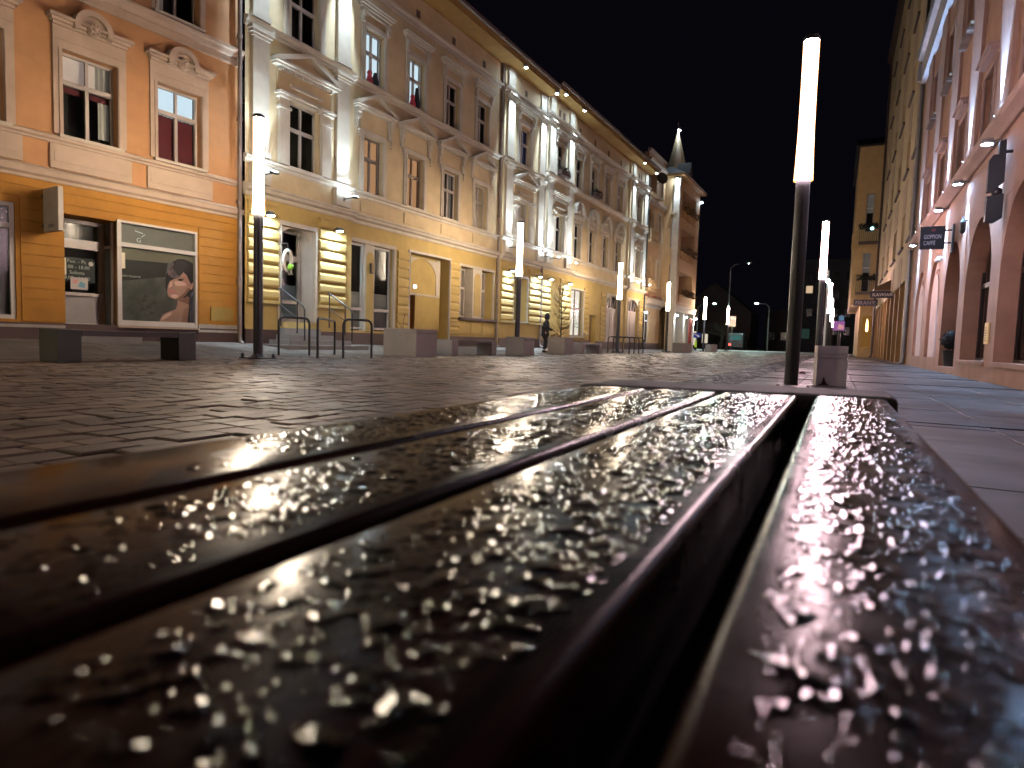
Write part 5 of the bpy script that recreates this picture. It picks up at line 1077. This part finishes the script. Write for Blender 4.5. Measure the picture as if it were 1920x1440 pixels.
bn = thing('red_banner', 'tall red banner hanging beside the lit corner pillar of the tower shop', 'banner', F.W(44.0, TY-.25, .75), A_Y); MB().box(-.5, .5, -.02, .02, 0, 2.1).build('cloth', RED, bn); MB().tube([(-.5, 0, 2.1), (.5, 0, 2.1)], .025, 8).tube([(0, 0, 2.1), (0, .3, 2.1)], .02, 6).build('bar', BLACK, bn)
for k in range(5): text('S', .32, WHITE, bn, (-.13, -.03, 1.65-k*.38), depth=.001)
# roofs: eaves, low hip and the pointed cap
e = .45; zz = zt
b = MB(); b.box(T0-e, T1+e, TY-e, 2.6, zz, zz+.10); F.put(b, 'tower_eave', mat('peach_soffit', (.50, .30, .12), .8)); F.put(MB().box(T0-e-.02, T1+e+.02, TY-e-.03, 2.6, zz+.101, zz+.20), 'eave_rim', TRIM)
b = MB(); P_ = [(T0-e, TY-e, zz+.2), (T1+e, TY-e, zz+.2), (T1+e, 2.6, zz+.2), (T0-e, 2.6, zz+.2)]; ap = [(T0+1.7, .6, zz+1.55), (T1-2.4, .6, zz+1.5)]
b.quad(P_[0], P_[1], ap[1], ap[0]).quad(P_[1], P_[2], ap[1]).quad(P_[2], P_[3], ap[0], ap[1]).quad(P_[3], P_[0], ap[0]); F.put(b, 'hip_roof', ROOF)
SPM = mat('spire_sheet', (.30, .21, .12), .6, var=.2, dirt=.2)
b = MB(); cx, cy = 40.9, TY+.75; n = 8; pr = [(1.02, zz+.25), (.88, zz+.7), (.50, zz+2.2), (.10, zz+3.75), (.03, zz+4.1)]
b.lathe([(r_, z) for r_, z in pr], 8, (cx, cy, 0)); F.put(b, 'spire', SPM); F.put(MB().lathe([(.02, zz+4.1), (.07, zz+4.2), (.02, zz+4.3), (.012, zz+4.9)], 10, (cx, cy, 0)), 'finial', ZINC)
b = MB(); b.prism([(cx-.75-.3, zz+.3), (cx+.15-.3, zz+.3), (cx-.3-.3, zz+1.25)], cy-1.35, cy-.3); F.put(b, 'dormer', ROOF)
def small_spot(F, s, y, z, tgt, e_, label, ang=30, r_=.09):
    t = thing('spotlight', label, 'spotlight', F.W(s, y, z), F.ang, 'spotlights of the corner tower'); MB().lathe([(r_, -r_), (r_, r_), (r_*.7, r_*1.2)], 14).build('housing', ZINC, t, smooth=True); MB().ball((0, 0, -r_*.9), r_*.85, 12, 8).build('lens', LENS, t, smooth=True); spot(F.W(s, y, z-.15) if tgt[2] < z else F.W(s, y, z+.12), F.W(*tgt), e_, ang, COOL, .7, .05, t); return t
small_spot(F, cx-.42, cy-.20, zz+4.05, (cx-.16, cy-.10, zz+2.4), 70, 'bright spotlight at the very tip of the pointed tower roof', 17, .11)
small_spot(F, T0-.22, TY+.18, zt-.15, (T0-.04, TY+.2, 8), 420, 'spotlight over the white corner pilaster of the tower', 34)
small_spot(F, T1+.15, TY-.12, zt-.5, (T1, TY+.1, 9), 90, 'spotlight at the far right edge of the tower under the eave', 40)
for s, lab, y_ in ((T0+.23, 'wall lamp on the nearest pillar of the tower shop', TY-.2), (42.6, 'wall lamp on the middle pillar of the tower shop', TY-.2), (T1-.24, 'wall lamp on the farthest pillar of the tower shop, right of the red banner', TY-.2), (35.0, 'wall lamp left of the white shop door under the peach cornice', -.2)): small_spot(F, s, y_, 3.0, (s, y_+.2, .6), 60, lab, 60)

# ------------------------------------------------------------------ PINK BUILDING on the right (local x runs towards the camera)
FP = Fac('pink_building', 'pink rendered building with ground floor arches and blue white uplights', (2.65, 31.6), -math.pi/2, 0)
F = FP; Sx = lambda Y: 31.6-Y; S1 = 34.0
arch = [(28.0, 1.35, .40), (24.2, 1.35, .40), (20.65, 1.30, .18), (17.1, 1.40, .40), (13.5, 1.35, .40), (9.9, 1.35, .40), (6.3, 1.35, .40)]
PW = [Sx(Y) for Y in (27.5, 24.0, 20.6, 17.3, 13.8, 10.4)]; PIL = [Sx(Y) for Y in (29.3, 25.75, 22.3, 19.0, 15.6, 12.1, 8.6)]
holes = []; AT = 3.52
for i, (Y, hw, zs) in enumerate(arch): holes.append((Sx(Y)-hw, Sx(Y)+hw, zs, AT, .14 if i < 2 else .42))
wall(F, 0, S1, -.05, 4.78, holes, PINK); h2 = [(s-.55, s+.55, 5.2, 6.7, .18) for s in PW]; h3 = [(s-.55, s+.55, 8.95, 10.5, .18) for s in PW]
wall(F, 0, S1, 4.78, 12.6, h2+h3, PINK); shell(F, 0, S1, 12.6, 11, PINK, y=.9, roofh=3.5); roof(F, 0, S1, -.35, 11.5, 12.62, 3.5)
cornice(F, 0, S1, [(.05, 4.78), (.12, 4.84), (.22, 4.9), (.26, 4.95), (.26, 5.02), (.03, 5.12)], PINK_TRIM)
F.put(MB().box(0, S1, -.18, .01, 11.62, 12.5), 'roof_fascia', mat('pale_fascia', (.72, .66, .68), .6)); F.put(MB().prism([(-.181, 12.5), (-.34, 12.55), (-.38, 12.75), (-.36, 12.95), (-.18, 13.0)], 0, S1, 'x'), 'gutter', ZINC)
b = MB()
for s in PW:
    for z in (11.25,): b.box(s-.25, s+.25, -.02, .01, z, z+.25)
F.put(b, 'attic_vent', PINK_TRIM)
for i, (Y, hw, zs) in enumerate(arch):
    s = Sx(Y); d = .14 if i < 2 else .42
    F.put(spandrel(MB(), s-hw+.001, s+hw-.001, 2.05, AT-.002, .004, d-.01, 20), 'arch', PINK)
    if i < 2:
        F.put(MB().box(s-hw, s+hw, .10, .16, zs, AT), 'niche_back', PINK_PALE); pts = [(s-hw+.45, zs), (s+hw-.45, zs)]+arch_pts(s-hw+.45, s+hw-.45, 2.1, 3.2)[::-1]; F.put(MB().prism(pts, .07, .099), 'niche_panel', PINK)
        pts = [(s-hw+.62, zs+.01), (s+hw-.62, zs+.01)]+arch_pts(s-hw+.62, s+hw-.62, 2.1, 3.05)[::-1]; F.put(MB().prism(pts, .04, .069), 'niche_inset', PINK_PALE)
    elif i == 2:
        F.put(MB().box(s-hw, s+hw, .38, .44, zs, AT), 'door', mat('dark_red_door', (.12, .04, .03), .5)); F.put(MB().box(s-hw+.15, s+hw-.15, .36, .379, zs+.2, 2.6), 'door_leaf', mat('brown_door_leaf', (.10, .045, .03), .45))
    else:
        w_ = window(F, s-hw, s+hw, zs, AT, .36, trans=.55, mull=True, frame=mat('black_brown_frame', (.03, .018, .016), .4), fw=.06, roomdepth=1.5); F.put(MB().box(s-hw-.06, s+hw+.06, -.04, .02, zs-.09, zs-.002), 'sill', PINK)
for s in PW:
    window(F, s-.55, s+.55, 5.2, 6.7, .14, sill=0, trans=.62, frame=FRAME_D, curtain=[(0, 1, 0, 1, GREYC, 'curtain')] ); window(F, s-.55, s+.55, 8.95, 10.5, .14, sill=0, trans=.62, frame=FRAME_D, curtain=[(0, .3, 0, 1, GREYC, 'curtain')])
    surround(F, s-.55, s+.55, 5.2, 6.7, .12, .03, PINK_TRIM); surround(F, s-.55, s+.55, 8.95, 10.5, .12, .03, PINK_TRIM)
    F.put(MB().box(s-.68, s+.68, -.20, .01, 6.98, 7.06).box(s-.64, s+.64, -.14, .01, 6.91, 6.979), 'window_hood', PINK_TRIM); F.put(MB().box(s-.66, s+.66, -.18, .01, 8.72, 8.80), 'sill_ledge', ZINC_D)
for s in PIL: F.put(MB().box(s-.62, s+.62, -.07, .01, 5.13, 11.6), 'pilaster', PINK_TRIM)
lab = ['farthest pink cornice light, above the blue lit drainpipe', 'uplight and downlight pair just above the projecting black coffee sign', 'third uplight and downlight pair from the far end of the pink cornice', 'fourth uplight and downlight pair, above the black camera bracket', 'nearest uplight and downlight pair of the pink cornice in view', 'pink building uplight pair beyond the right edge of the photo', 'last pink building uplight pair towards the camera, out of view']
for s, l_ in zip(PIL, lab):
    t = thing('cornice_light', l_, 'wall lamp', F.W(s, -.24, 4.66), F.ang, 'up and down lights on the pink cornice')
    MB().box(-.02, .02, 0, .3, .05, .09).box(-.14, .14, -.10, .08, .06, .10).build('bracket', ZINC, t); MB().lathe([(.13, .06), (.12, .015), (.11, .015)], 18).build('shade', ZINC, t, smooth=True); MB().lathe([(.115, .02), (.06, .006), (.01, .003)], 18).build('lens', LENS_I, t, smooth=True)
    spot(F.W(s, -.24, 4.60), F.W(s, .05, 2.2), 170, 56, ICE, .8, .04, t)
    MB().box(-.07, .07, .05, .16, .47, .53).build('up_housing', ZINC, t); MB().box(-.06, .06, .06, .15, .53, .535).build('up_lens', LENS_I, t)
    spot(F.W(s, -.20, 5.2), F.W(s, -.02, 8.2), 330, 40, ICE, .8, .03, t)
downpipe(F, -.22, -.10, 0, 11.9, .075, ZINC, head=True)
bs = thing('coffee_sign', 'black square projecting sign with pale lettering over the pink arches', 'sign', (2.65, 20.9, 3.36), 0)
MB().box(-.78, -.20, -.055, .055, .02, .64).build('panel', mat('sign_black', (.008, .009, .013), .6, var=.1, bump=0), bs, bevel=.025)
MB().box(-.20, -.03, -.015, .015, .50, .54).box(-.20, -.03, -.015, .015, .16, .20).build('bracket', BLACK, bs); MB().box(-.05, .0, -.16, .16, -.10, .66).build('wall_plate', mat('plate_black', (.015, .015, .02), .4), bs)
LETT = mat('sign_lettering', (.62, .58, .66), .5, var=0, bump=0)
text('GOPPION', .155, LETT, bs, (-.69, -.0565, .30), sx=.60, depth=.001); text('CAFFÈ', .155, LETT, bs, (-.69, -.0565, .13), sx=.64, depth=.001)
MB().flat([(-.47+.06*math.cos(k*.524), .53+.045*math.sin(k*.524)) for k in range(12)], -.0565).build('emblem', mat('dull_red_emblem', (.16, .02, .02), .5), bs)
cb = thing('black_bracket_sign', 'black zigzag bracket and box hanging high on the pink wall at the right edge', 'bracket', (2.6, 14.6, 3.95), 0)
MB().prism([(-.05, 0), (-.05, -.25), (-.22, -.42), (-.30, -.42), (-.30, .15), (-.24, .25), (-.16, .25), (-.16, .48), (-.06, .52)], -.06, .06).build('plate', BLACK, cb); MB().prism([(-.30, -.50), (-.04, -.46), (-.04, -.9), (-.16, -.98), (-.30, -.96)], -.07, .07).build('box', BLACK, cb, bevel=.01); MB().ball((-.14, 0, -.42), .09, 12, 8).build('joint', BLACK, cb); MB().tube([(-.05, 0, .3), (.06, 0, .3)], .03, 8).build('wall_arm', BLACK, cb)
wl = thing('wall_lantern', 'small dark lantern on the pink wall left of the tall arch', 'lantern', (2.56, 18.85, 3.45), 0); MB().lathe([(.02, 0), (.06, .05), (.07, .28), (.03, .36), (.01, .42)], 10).build('body', BLACK, wl); MB().box(.0, .1, -.012, .012, .3, .33).build('arm', BLACK, wl)
cm = thing('security_camera', 'pale dome camera under the black coffee sign', 'camera', (2.52, 22.6, 3.28), 0); MB().ball((0, 0, 0), .075, 14, 8).build('dome', GREYC, cm, smooth=True); MB().box(-.03, .14, -.04, .04, .05, .12).build('mount', WHITE, cm)
tp = thing('topiary', 'black potted ball topiary standing in the dim pink doorway', 'potted plant', (2.86, 21.35, .18), 0)
MB().lathe([(.16, 0), (.21, .42), (.22, .44), (.19, .44)], 20).build('pot', BLACK, tp, smooth=True); b = MB(); b.ball((0, 0, .72), .24, 14, 9)
for k in range(500):
    d_ = Vector((random.gauss(0, 1), random.gauss(0, 1), random.gauss(0, 1))).normalized(); c = Vector((0, 0, .72))+d_*random.uniform(.22, .29); u = Vector((random.uniform(-1, 1), random.uniform(-1, 1), random.uniform(-1, 1))).normalized()*.04; v = u.cross(d_).normalized()*.018; b.quad(c-u, c-v, c+u, c+v)
b.build('foliage', mat('black_green_leaves', (.008, .010, .007), .8, var=.3), tp)
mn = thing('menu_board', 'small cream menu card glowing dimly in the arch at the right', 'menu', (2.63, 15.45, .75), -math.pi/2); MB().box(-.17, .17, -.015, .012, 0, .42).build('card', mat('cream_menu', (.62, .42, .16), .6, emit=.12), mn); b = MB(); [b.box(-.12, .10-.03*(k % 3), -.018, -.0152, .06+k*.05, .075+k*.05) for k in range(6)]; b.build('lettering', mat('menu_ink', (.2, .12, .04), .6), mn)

# ------------------------------------------------------------------ TALL OCHRE BUILDING and the far right corner house
FT = Fac('tall_ochre_building', 'tall ochre grey building with narrow window strips over dark shopfronts', (2.65, 59.5), -math.pi/2, 0); F = FT; Sx = lambda Y: 59.5-Y
cols = [(34.0, .8), (37.9, 1.1), (43.0, 1.4), (48.5, 1.3), (53.5, 1.3)]; lev = [5.7, 9.5, 13.2, 16.9, 20.6]
holes = [(Sx(Y)-hw*.8, Sx(Y)+hw*.8, z, z+1.75, .16) for Y, hw in cols for z in lev]
wall(F, 0, 27.45, 3.85, 23.4, holes, TALL); shell(F, 0, 27.45, 23.4, 12, TALL, y=.5, roofh=3, z0=0); roof(F, 0, 27.45, -.3, 12.4, 23.42, 3)
F.put(MB().quad((0, 0, 3.85), (27.45, 0, 3.85), (27.45, 1.4, 3.85), (0, 1.4, 3.85)), 'arcade_soffit', TALL); F.put(MB().quad((27.45, 0, 3.85), (27.45, .5, 3.85), (27.45, .5, 23.4), (27.45, 0, 23.4)), 'end_wall', TALL)
F.put(MB().box(0, 27.45, -.38, .02, 23.3, 23.6), 'gutter', GUTTER); b = MB(); b2 = MB()
for Y, hw in cols:
    for z in lev:
        F.put(MB().box(Sx(Y)-hw*.8, Sx(Y)+hw*.8, .14, .18, z, z+1.75), 'window', mat('dull_window', (.17, .125, .09), .25, var=.2)); b.box(Sx(Y)-hw, Sx(Y)+hw, -.10, .01, z-.12, z-.002)
        b2.box(Sx(Y)-hw*.8, Sx(Y)+hw*.8, -.02, .01, z-1.9, z-.5)
F.put(b, 'window_sill', GUTTER); F.put(b2, 'window_strip', TALL_T)
# recessed ground floor
F.put(MB().box(0, 27.45, .95, 1.1, -.05, 3.85), 'shop_wall', SHOPB); b = MB()
for k in range(9): s = 1.0+k*3.0; b.box(s, s+.35, .0, .95, 0, 3.85)
F.put(b, 'pier', mat('brown_pier', (.26, .14, .04), .7)); b = MB(); b3 = MB()
for k in range(8): s = 1.5+k*3.0; b.box(s, s+2.2, .90, .951, .55, 3.0); b3.box(s-.1, s+2.4, .86, .95, -.05, .5)
F.put(b, 'shop_window', mat('amber_shop_glass', (.10, .055, .015), .12, var=.4)); F.put(b3, 'plinth', PLINTH)
F.put(MB().prism([(-.85, 4.15), (-.85, 4.28), (-.02, 4.75), (-.02, 4.15)], 13.0, 16.0, 'x'), 'shop_canopy', mat('brown_canopy', (.12, .07, .03), .6))
downpipe(F, 27.3, -.06, 0, 23.2, .06, BLACK); downpipe(F, .4, -.10, 0, 23.3, .08, GUTTER)
def long_sign(Y, x0, x1, z0, z1, body, label, fsz, col):
    t = thing('shop_sign', label, 'sign', (0, Y, z0), 0, 'dark shop signs projecting over the right pavement'); MB().box(x0, x1, -.05, .05, 0, z1-z0).build('panel', mat('sign_dark_purple', (.030, .022, .030), .4), t); text(body, fsz, col, t, (x0+.12, -.053, (z1-z0)*.24), depth=.001); MB().box(x1, 2.75 if x1 < 2.7 else x1+.05, -.02, .02, .1, .14).build('bracket', BLACK, t); return t
long_sign(56.5, .98, 2.62, 4.0, 4.5, 'FIRANY', 'long dark projecting shop sign reading FIRANY', .40, mat('firany_letters', (.40, .33, .38), .5, var=0, bump=0)); long_sign(42.6, 1.56, 2.72, 3.62, 4.02, 'KAWIARNIA', 'dark projecting shop sign with pale lettering, above the FIRANY one', .26, mat('kawiarnia_letters', (.75, .62, .58), .5, var=0, bump=0, emit=.12))
tl = thing('shop_lantern', 'warm glowing lamp by the doorway under the FIRANY sign', 'lamp', (2.05, 57.5, 2.05), 0); MB().lathe([(.04, 0), (.09, .1), (.07, .75), (.02, 1.0)], 10).build('glow', emis('warm_lantern', (1, .55, .22), 7), tl); MB().box(-.03, .03, 0, .3, .4, .46).build('arm', BLACK, tl)
tl2 = thing('shop_lantern', 'small amber lamp behind the shop glass near the pink building', 'lamp', (3.2, 44.0, 2.3), 0); MB().lathe([(.02, 0), (.05, .1), (.04, .4), (.01, .7)], 10).build('glow', MATS['warm_lantern'], tl2)
FC = Fac('balcony_corner_house', 'ochre corner house with two dark balconies behind the tall building', (.55, 60.2), 0, 0); F = FC
# local x runs to the right: this wall faces the camera
wall(F, .25, 2.7, 4.4, 17.2, [(.95, 1.55, 5.4, 8.6, .2), (.95, 1.55, 10.3, 13.4, .2)], mat('corner_ochre', (.85, .58, .26), .85, dirt=.2, dirtcol=(.32, .2, .07))); CO = MATS['corner_ochre']
F.put(MB().box(1.05, 9, .3, .4, 0, 4.4).box(.25, .32, .001, 14, 4.4, 17.2).box(1.0, 1.05, .3, 14, 0, 4.4).box(.25, 9, .01, 14, 4.3, 4.39), 'side_wall', CO); roof(F, 0, 9, -.2, 14, 17.2, 2.5)
F.put(MB().box(.08, .35, -.15, .7, 9.0, 10.1).prism([(.08, 9.0), (.35, 9.0), (.35, 8.6)], -.15, .7), 'oriel', CO)
for z0, z1 in ((5.4, 8.6), (10.3, 13.4)):
    window(F, .97, 1.53, z0, z1, .15, trans=.62, mull=False, curtain=[(0, 1, .5, 1, NETD, 'curtain')])
for z in (5.3, 9.4):
    bb = MB(); bb.box(.55, 2.5, -.9, .0, z-.14, z)
    bal = F.put(bb, 'balcony', GUTTER); r_ = MB()
    for k in range(15): x = .58+k*.137; r_.box(x-.015, x+.015, -.88, -.85, z, z+1.0)
    r_.box(.55, 2.5, -.9, -.84, z+1.0, z+1.06); F.put(r_, 'railing', BLACK, bal); r_ = MB()
    for k in range(200):
        c = Vector((random.uniform(.5, 2.4), random.uniform(-1.05, -.75), z+random.uniform(.95, 1.4))); u = Vector((random.uniform(-1, 1), random.uniform(-1, 1), random.uniform(-1, 1))).normalized()*.14; v = u.cross(Vector((.3, .2, .9))).normalized()*.06; r_.quad(c-u, c-v, c+u, c+v)
    F.put(r_, 'plants', MATS['dark_foliage'], bal)
bl = thing('balcony_light', 'tiny cold light on the upper balcony of the right corner house', 'lamp', (2.0, 59.25, 10.4)); MB().ball((0, 0, 0), .13, 10, 6).build('bulb', emis('cold_bulb', (.4, .95, 1), 5), bl); MB().box(-.03, .03, -.03, .03, -.2, -.1).build('base', BLACK, bl)
F.put(MB().box(1.2, 1.9, .25, .3, .8, 3.4), 'shop_window', emis('amber_shop', (.9, .42, .10), .16)); F.put(MB().box(2.0, 2.7, .25, .3, .3, 3.6), 'shop_door', SHOPB)

# ------------------------------------------------------------------ far end of the street
def far_building(name, label, x0, x1, y0, y1, h, mt, wins, roofh=0):
    t = thing(name, label, 'building', ((x0+x1)/2, y0, 0)); l = (x1-x0)/2; MB().box(-l, l, 0, y1-y0, -.05, h).build('wall', mt, t)
    if roofh: MB().prism([(-l-.3, h), (l+.3, h), (0, h+roofh)], -.2, y1-y0).build('roof', ROOF, t)
    for (wx, wz, ww_, wh, m_) in wins: MB().box(wx-ww_/2, wx+ww_/2, -.06, .02, wz, wz+wh).build('window', m_, t)
    return t
WL = emis('far_warm_window', (1, .72, .45), .55); WG = emis('far_dim_window', (.65, .6, .5), .14); WGR = emis('far_green_window', (.25, .5, .4), .06); WD = mat('far_black_window', (.012, .013, .015), .2)
dk = [(-3.9+k*1.9, 3+j*3.0, .9, 1.3, WD) for k in range(5) for j in range(4) if (k, j) not in ((1, 2), (0, 2), (0, 1), (1, 0))]
far_building('dark_block', 'large dark apartment block far away with a few lit windows', -7.2, 2.4, 118, 130, 15.5, DARKB, dk+[(-2.2, 9.9, 1.0, 1.2, WL), (-3.6, 9.0, .6, 1.0, WG), (-3.6, 6.9, .6, 1.3, WG), (-2.4, 2.3, 1.2, 1.6, WGR), (-4.1, 4.6, .4, 1.2, WG)])
far_building('gabled_house', 'dim gabled house at the far end with two lit shop windows', -24, -12.5, 108, 120, 6.0, mat('far_brown_wall', (.06, .045, .036), .9), [(-3.1, .6, 1.0, 2.3, emis('far_shop_window', (1, .88, .68), .6)), (-4.6, .6, .5, 2.3, MATS['far_shop_window']), (-1.2, 1.0, .9, 1.5, MATS['far_shop_window']), (1.4, 1.2, 1.2, 1.8, WD)], 5.0)
far_building('low_far_building', 'low dark building behind the parked van', -12, -7.5, 126, 136, 7.5, mat('far_grey_wall', (.06, .055, .055), .9), [(-1.0, 2, 1.0, 1.4, WD), (1.0, 2, 1.0, 1.4, WD)])
COLDL = emis('far_cold_lamp', (.72, 1, .92), 22)
def mast(x, y, h, arm, label, r_=.22):
    t = thing('road_light', label, 'street light', (x, y, 0), 0, 'cold white road lights at the far end'); MB().tube([(0, 0, 0), (0, 0, h-.6), (arm*.25, 0, h-.15), (arm, 0, h)], [.10, .07, .05, .04], 8).build('mast', ZINC, t, smooth=True); MB().box(arm-.3, arm+.5, -.15, .15, h-.04, h+.10).build('head', ZINC, t); MB().ball((arm+.1, -.02, h-.06), r_, 12, 6, .5).build('lens', COLDL, t, smooth=True); spot((x+arm+.1, y-.02, h-.35), (x+arm+.1, y-6, 0), 420 if r_ > .1 else 60, 125, (.7, 1, .9), .8, .1, t); return t
mast(-13.3, 90, 11.7, 2.2, 'tall thin road light mast with a faint lamp above the last tube lamp', .09); mast(-18.3, 95, 6.7, 2.2, 'cold road light just right of the corner house'); mast(-8.6, 95, 6.75, -1.8, 'cold road light in the middle of the night sky gap', .24); mast(-16, 112, 6.3, 1.3, 'small distant cold road light between the two bright ones', .14); mast(-.85, 60.5, 7.2, .05, 'slender grey pole with a cold lamp beside the second right tube lamp', .0001) if False else None
gp = thing('slender_pole', 'slender grey pole with a small cold lamp behind the pedestal', 'street light', (-.93, 58.0, 0)); MB().tube([(0, 0, 0), (0, 0, 7.0)], [.085, .06], 10).build('pole', mat('pale_zinc', (.75, .78, .78), .45), gp, smooth=True); MB().ball((.0, -.12, 6.1), .17, 12, 8).build('lens', COLDL, gp, smooth=True); MB().box(-.1, .1, -.1, .1, 6.25, 6.35).build('hood', ZINC, gp)
van = thing('parked_van', 'dim pale van with a red tail light parked at the far crossing', 'van', (-12.9, 95, 0), 0)
MB().prism([(0, .45), (0, 2.25), (.25, 2.5), (4.2, 2.5), (4.9, 1.6), (5.4, 1.3), (5.4, .45)], -.95, .95, 'x').build('body', mat('van_paint', (.10, .11, .12), .4), van, bevel=.05); MB().box(-.75, .75, -.012, .02, 1.5, 2.15).build('rear_window', emis('van_cyan_window', (.25, .75, .72), .16), van); MB().box(-.85, -.55, -.03, .02, .72, .98).build('tail_light', emis('tail_light', (1, .06, .04), 6), van); MB().box(.55, .85, -.03, .02, .72, .98).build('tail_light', mat('dull_red_lens', (.2, .01, .01), .3), van)
for sx in (-1, 1):
    for y_ in (1.0, 4.3): MB().tube([(sx*.75, y_, .34), (sx*.97, y_, .34)], .34, 18).build('wheel', BLACK, van)
def sign_post(x, y, h, name, label, parts, cat='road sign'):
    t = thing(name, label, cat, (x, y, 0)); MB().tube([(0, .04, 0), (0, .04, h)], .035, 8).build('post', ZINC, t)
    for nm, poly, m_, dy in parts: MB().prism(poly, -.012-dy, .012-dy).build(nm, m_, t)
    return t
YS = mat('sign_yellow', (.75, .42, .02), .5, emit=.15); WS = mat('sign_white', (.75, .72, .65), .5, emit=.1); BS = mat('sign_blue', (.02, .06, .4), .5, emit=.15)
dmd = lambda z, r_: [(0, z-r_), (r_, z), (0, z+r_), (-r_, z)]
sign_post(-12.55, 61.5, 3.3, 'priority_sign', 'yellow diamond road sign with a dark stripe over an orange plate', [('plate', dmd(2.75, .42), WS, 0), ('stripe', [(-.32, 2.55), (-.22, 2.45), (.32, 2.95), (.22, 3.05)], BLACK, .016), ('lower_plate', [(-.36, 2.2), (.36, 2.2), (.36, 1.95), (0, 1.6), (-.36, 1.95)], YS, 0)])
sign_post(-15.4, 80, 2.3, 'arrow_sign', 'blue road sign with a white arrow near the far corner', [('plate', [(-.5, 1.5), (.5, 1.5), (.5, 2.1), (-.5, 2.1)], BS, 0), ('arrow', [(-.35, 1.95), (.1, 1.72), (.02, 1.62), (.35, 1.60), (.25, 1.88), (.18, 1.80), (-.3, 2.03)], WS, .016)])
sign_post(-10.6, 75, 4.0, 'white_signboard', 'blank pale signboard on a post beside the smallest left tube lamp', [('board', [(-.38, 2.8), (.38, 2.8), (.38, 3.98), (-.38, 3.98)], mat('grey_board', (.42, .34, .32), .6), 0)])
sign_post(.08, 70, 3.4, 'colour_hoarding', 'small pink and violet lit hoarding on a post right of the far tube lamps', [('board', [(-.5, 2.45), (.5, 2.45), (.5, 3.35), (-.5, 3.35)], emis('violet_board', (.45, .16, .45), .55), 0), ('print', [(-.1, 2.6), (.42, 2.55), (.45, 2.9), (.0, 3.1)], emis('pink_board', (.9, .4, .4), .6), .016)], 'hoarding')
sign_post(.3, 77, 4.4, 'blue_square_sign', 'tiny pale blue square sign above the violet hoarding', [('plate', [(-.25, 3.7), (.25, 3.7), (.25, 4.2), (-.25, 4.2)], emis('pale_blue_sign', (.25, .45, .7), .35), 0)])
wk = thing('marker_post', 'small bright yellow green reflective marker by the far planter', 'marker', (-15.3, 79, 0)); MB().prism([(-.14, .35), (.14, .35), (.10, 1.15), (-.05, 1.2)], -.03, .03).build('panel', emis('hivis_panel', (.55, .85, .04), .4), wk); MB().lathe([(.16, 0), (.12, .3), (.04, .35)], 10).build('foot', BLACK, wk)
tr = thing('far_tree', 'dark bare tree in front of the lit far house', 'tree', (-15.0, 96, 0)); MB().tube([(0, 0, 0), (.1, 0, 1.2), (.3, 0, 2.6)], [.32, .24, .14], 8).build('trunk', BARK, tr); b = MB()
for k in range(70):
    p0 = Vector((.2, 0, 1.8+random.random()*.9)); d_ = Vector((random.uniform(-1, 1), random.uniform(-.6, .6), random.uniform(.1, 1))).normalized(); p1 = p0+d_*random.uniform(.8, 1.6); p2 = p1+(d_+Vector((random.uniform(-.5, .5), 0, random.uniform(-.3, .5)))).normalized()*random.uniform(.5, 1.0); b.tube([p0, p1, p2], [.06, .04, .015], 5)
b.build('branches', BARK, tr)
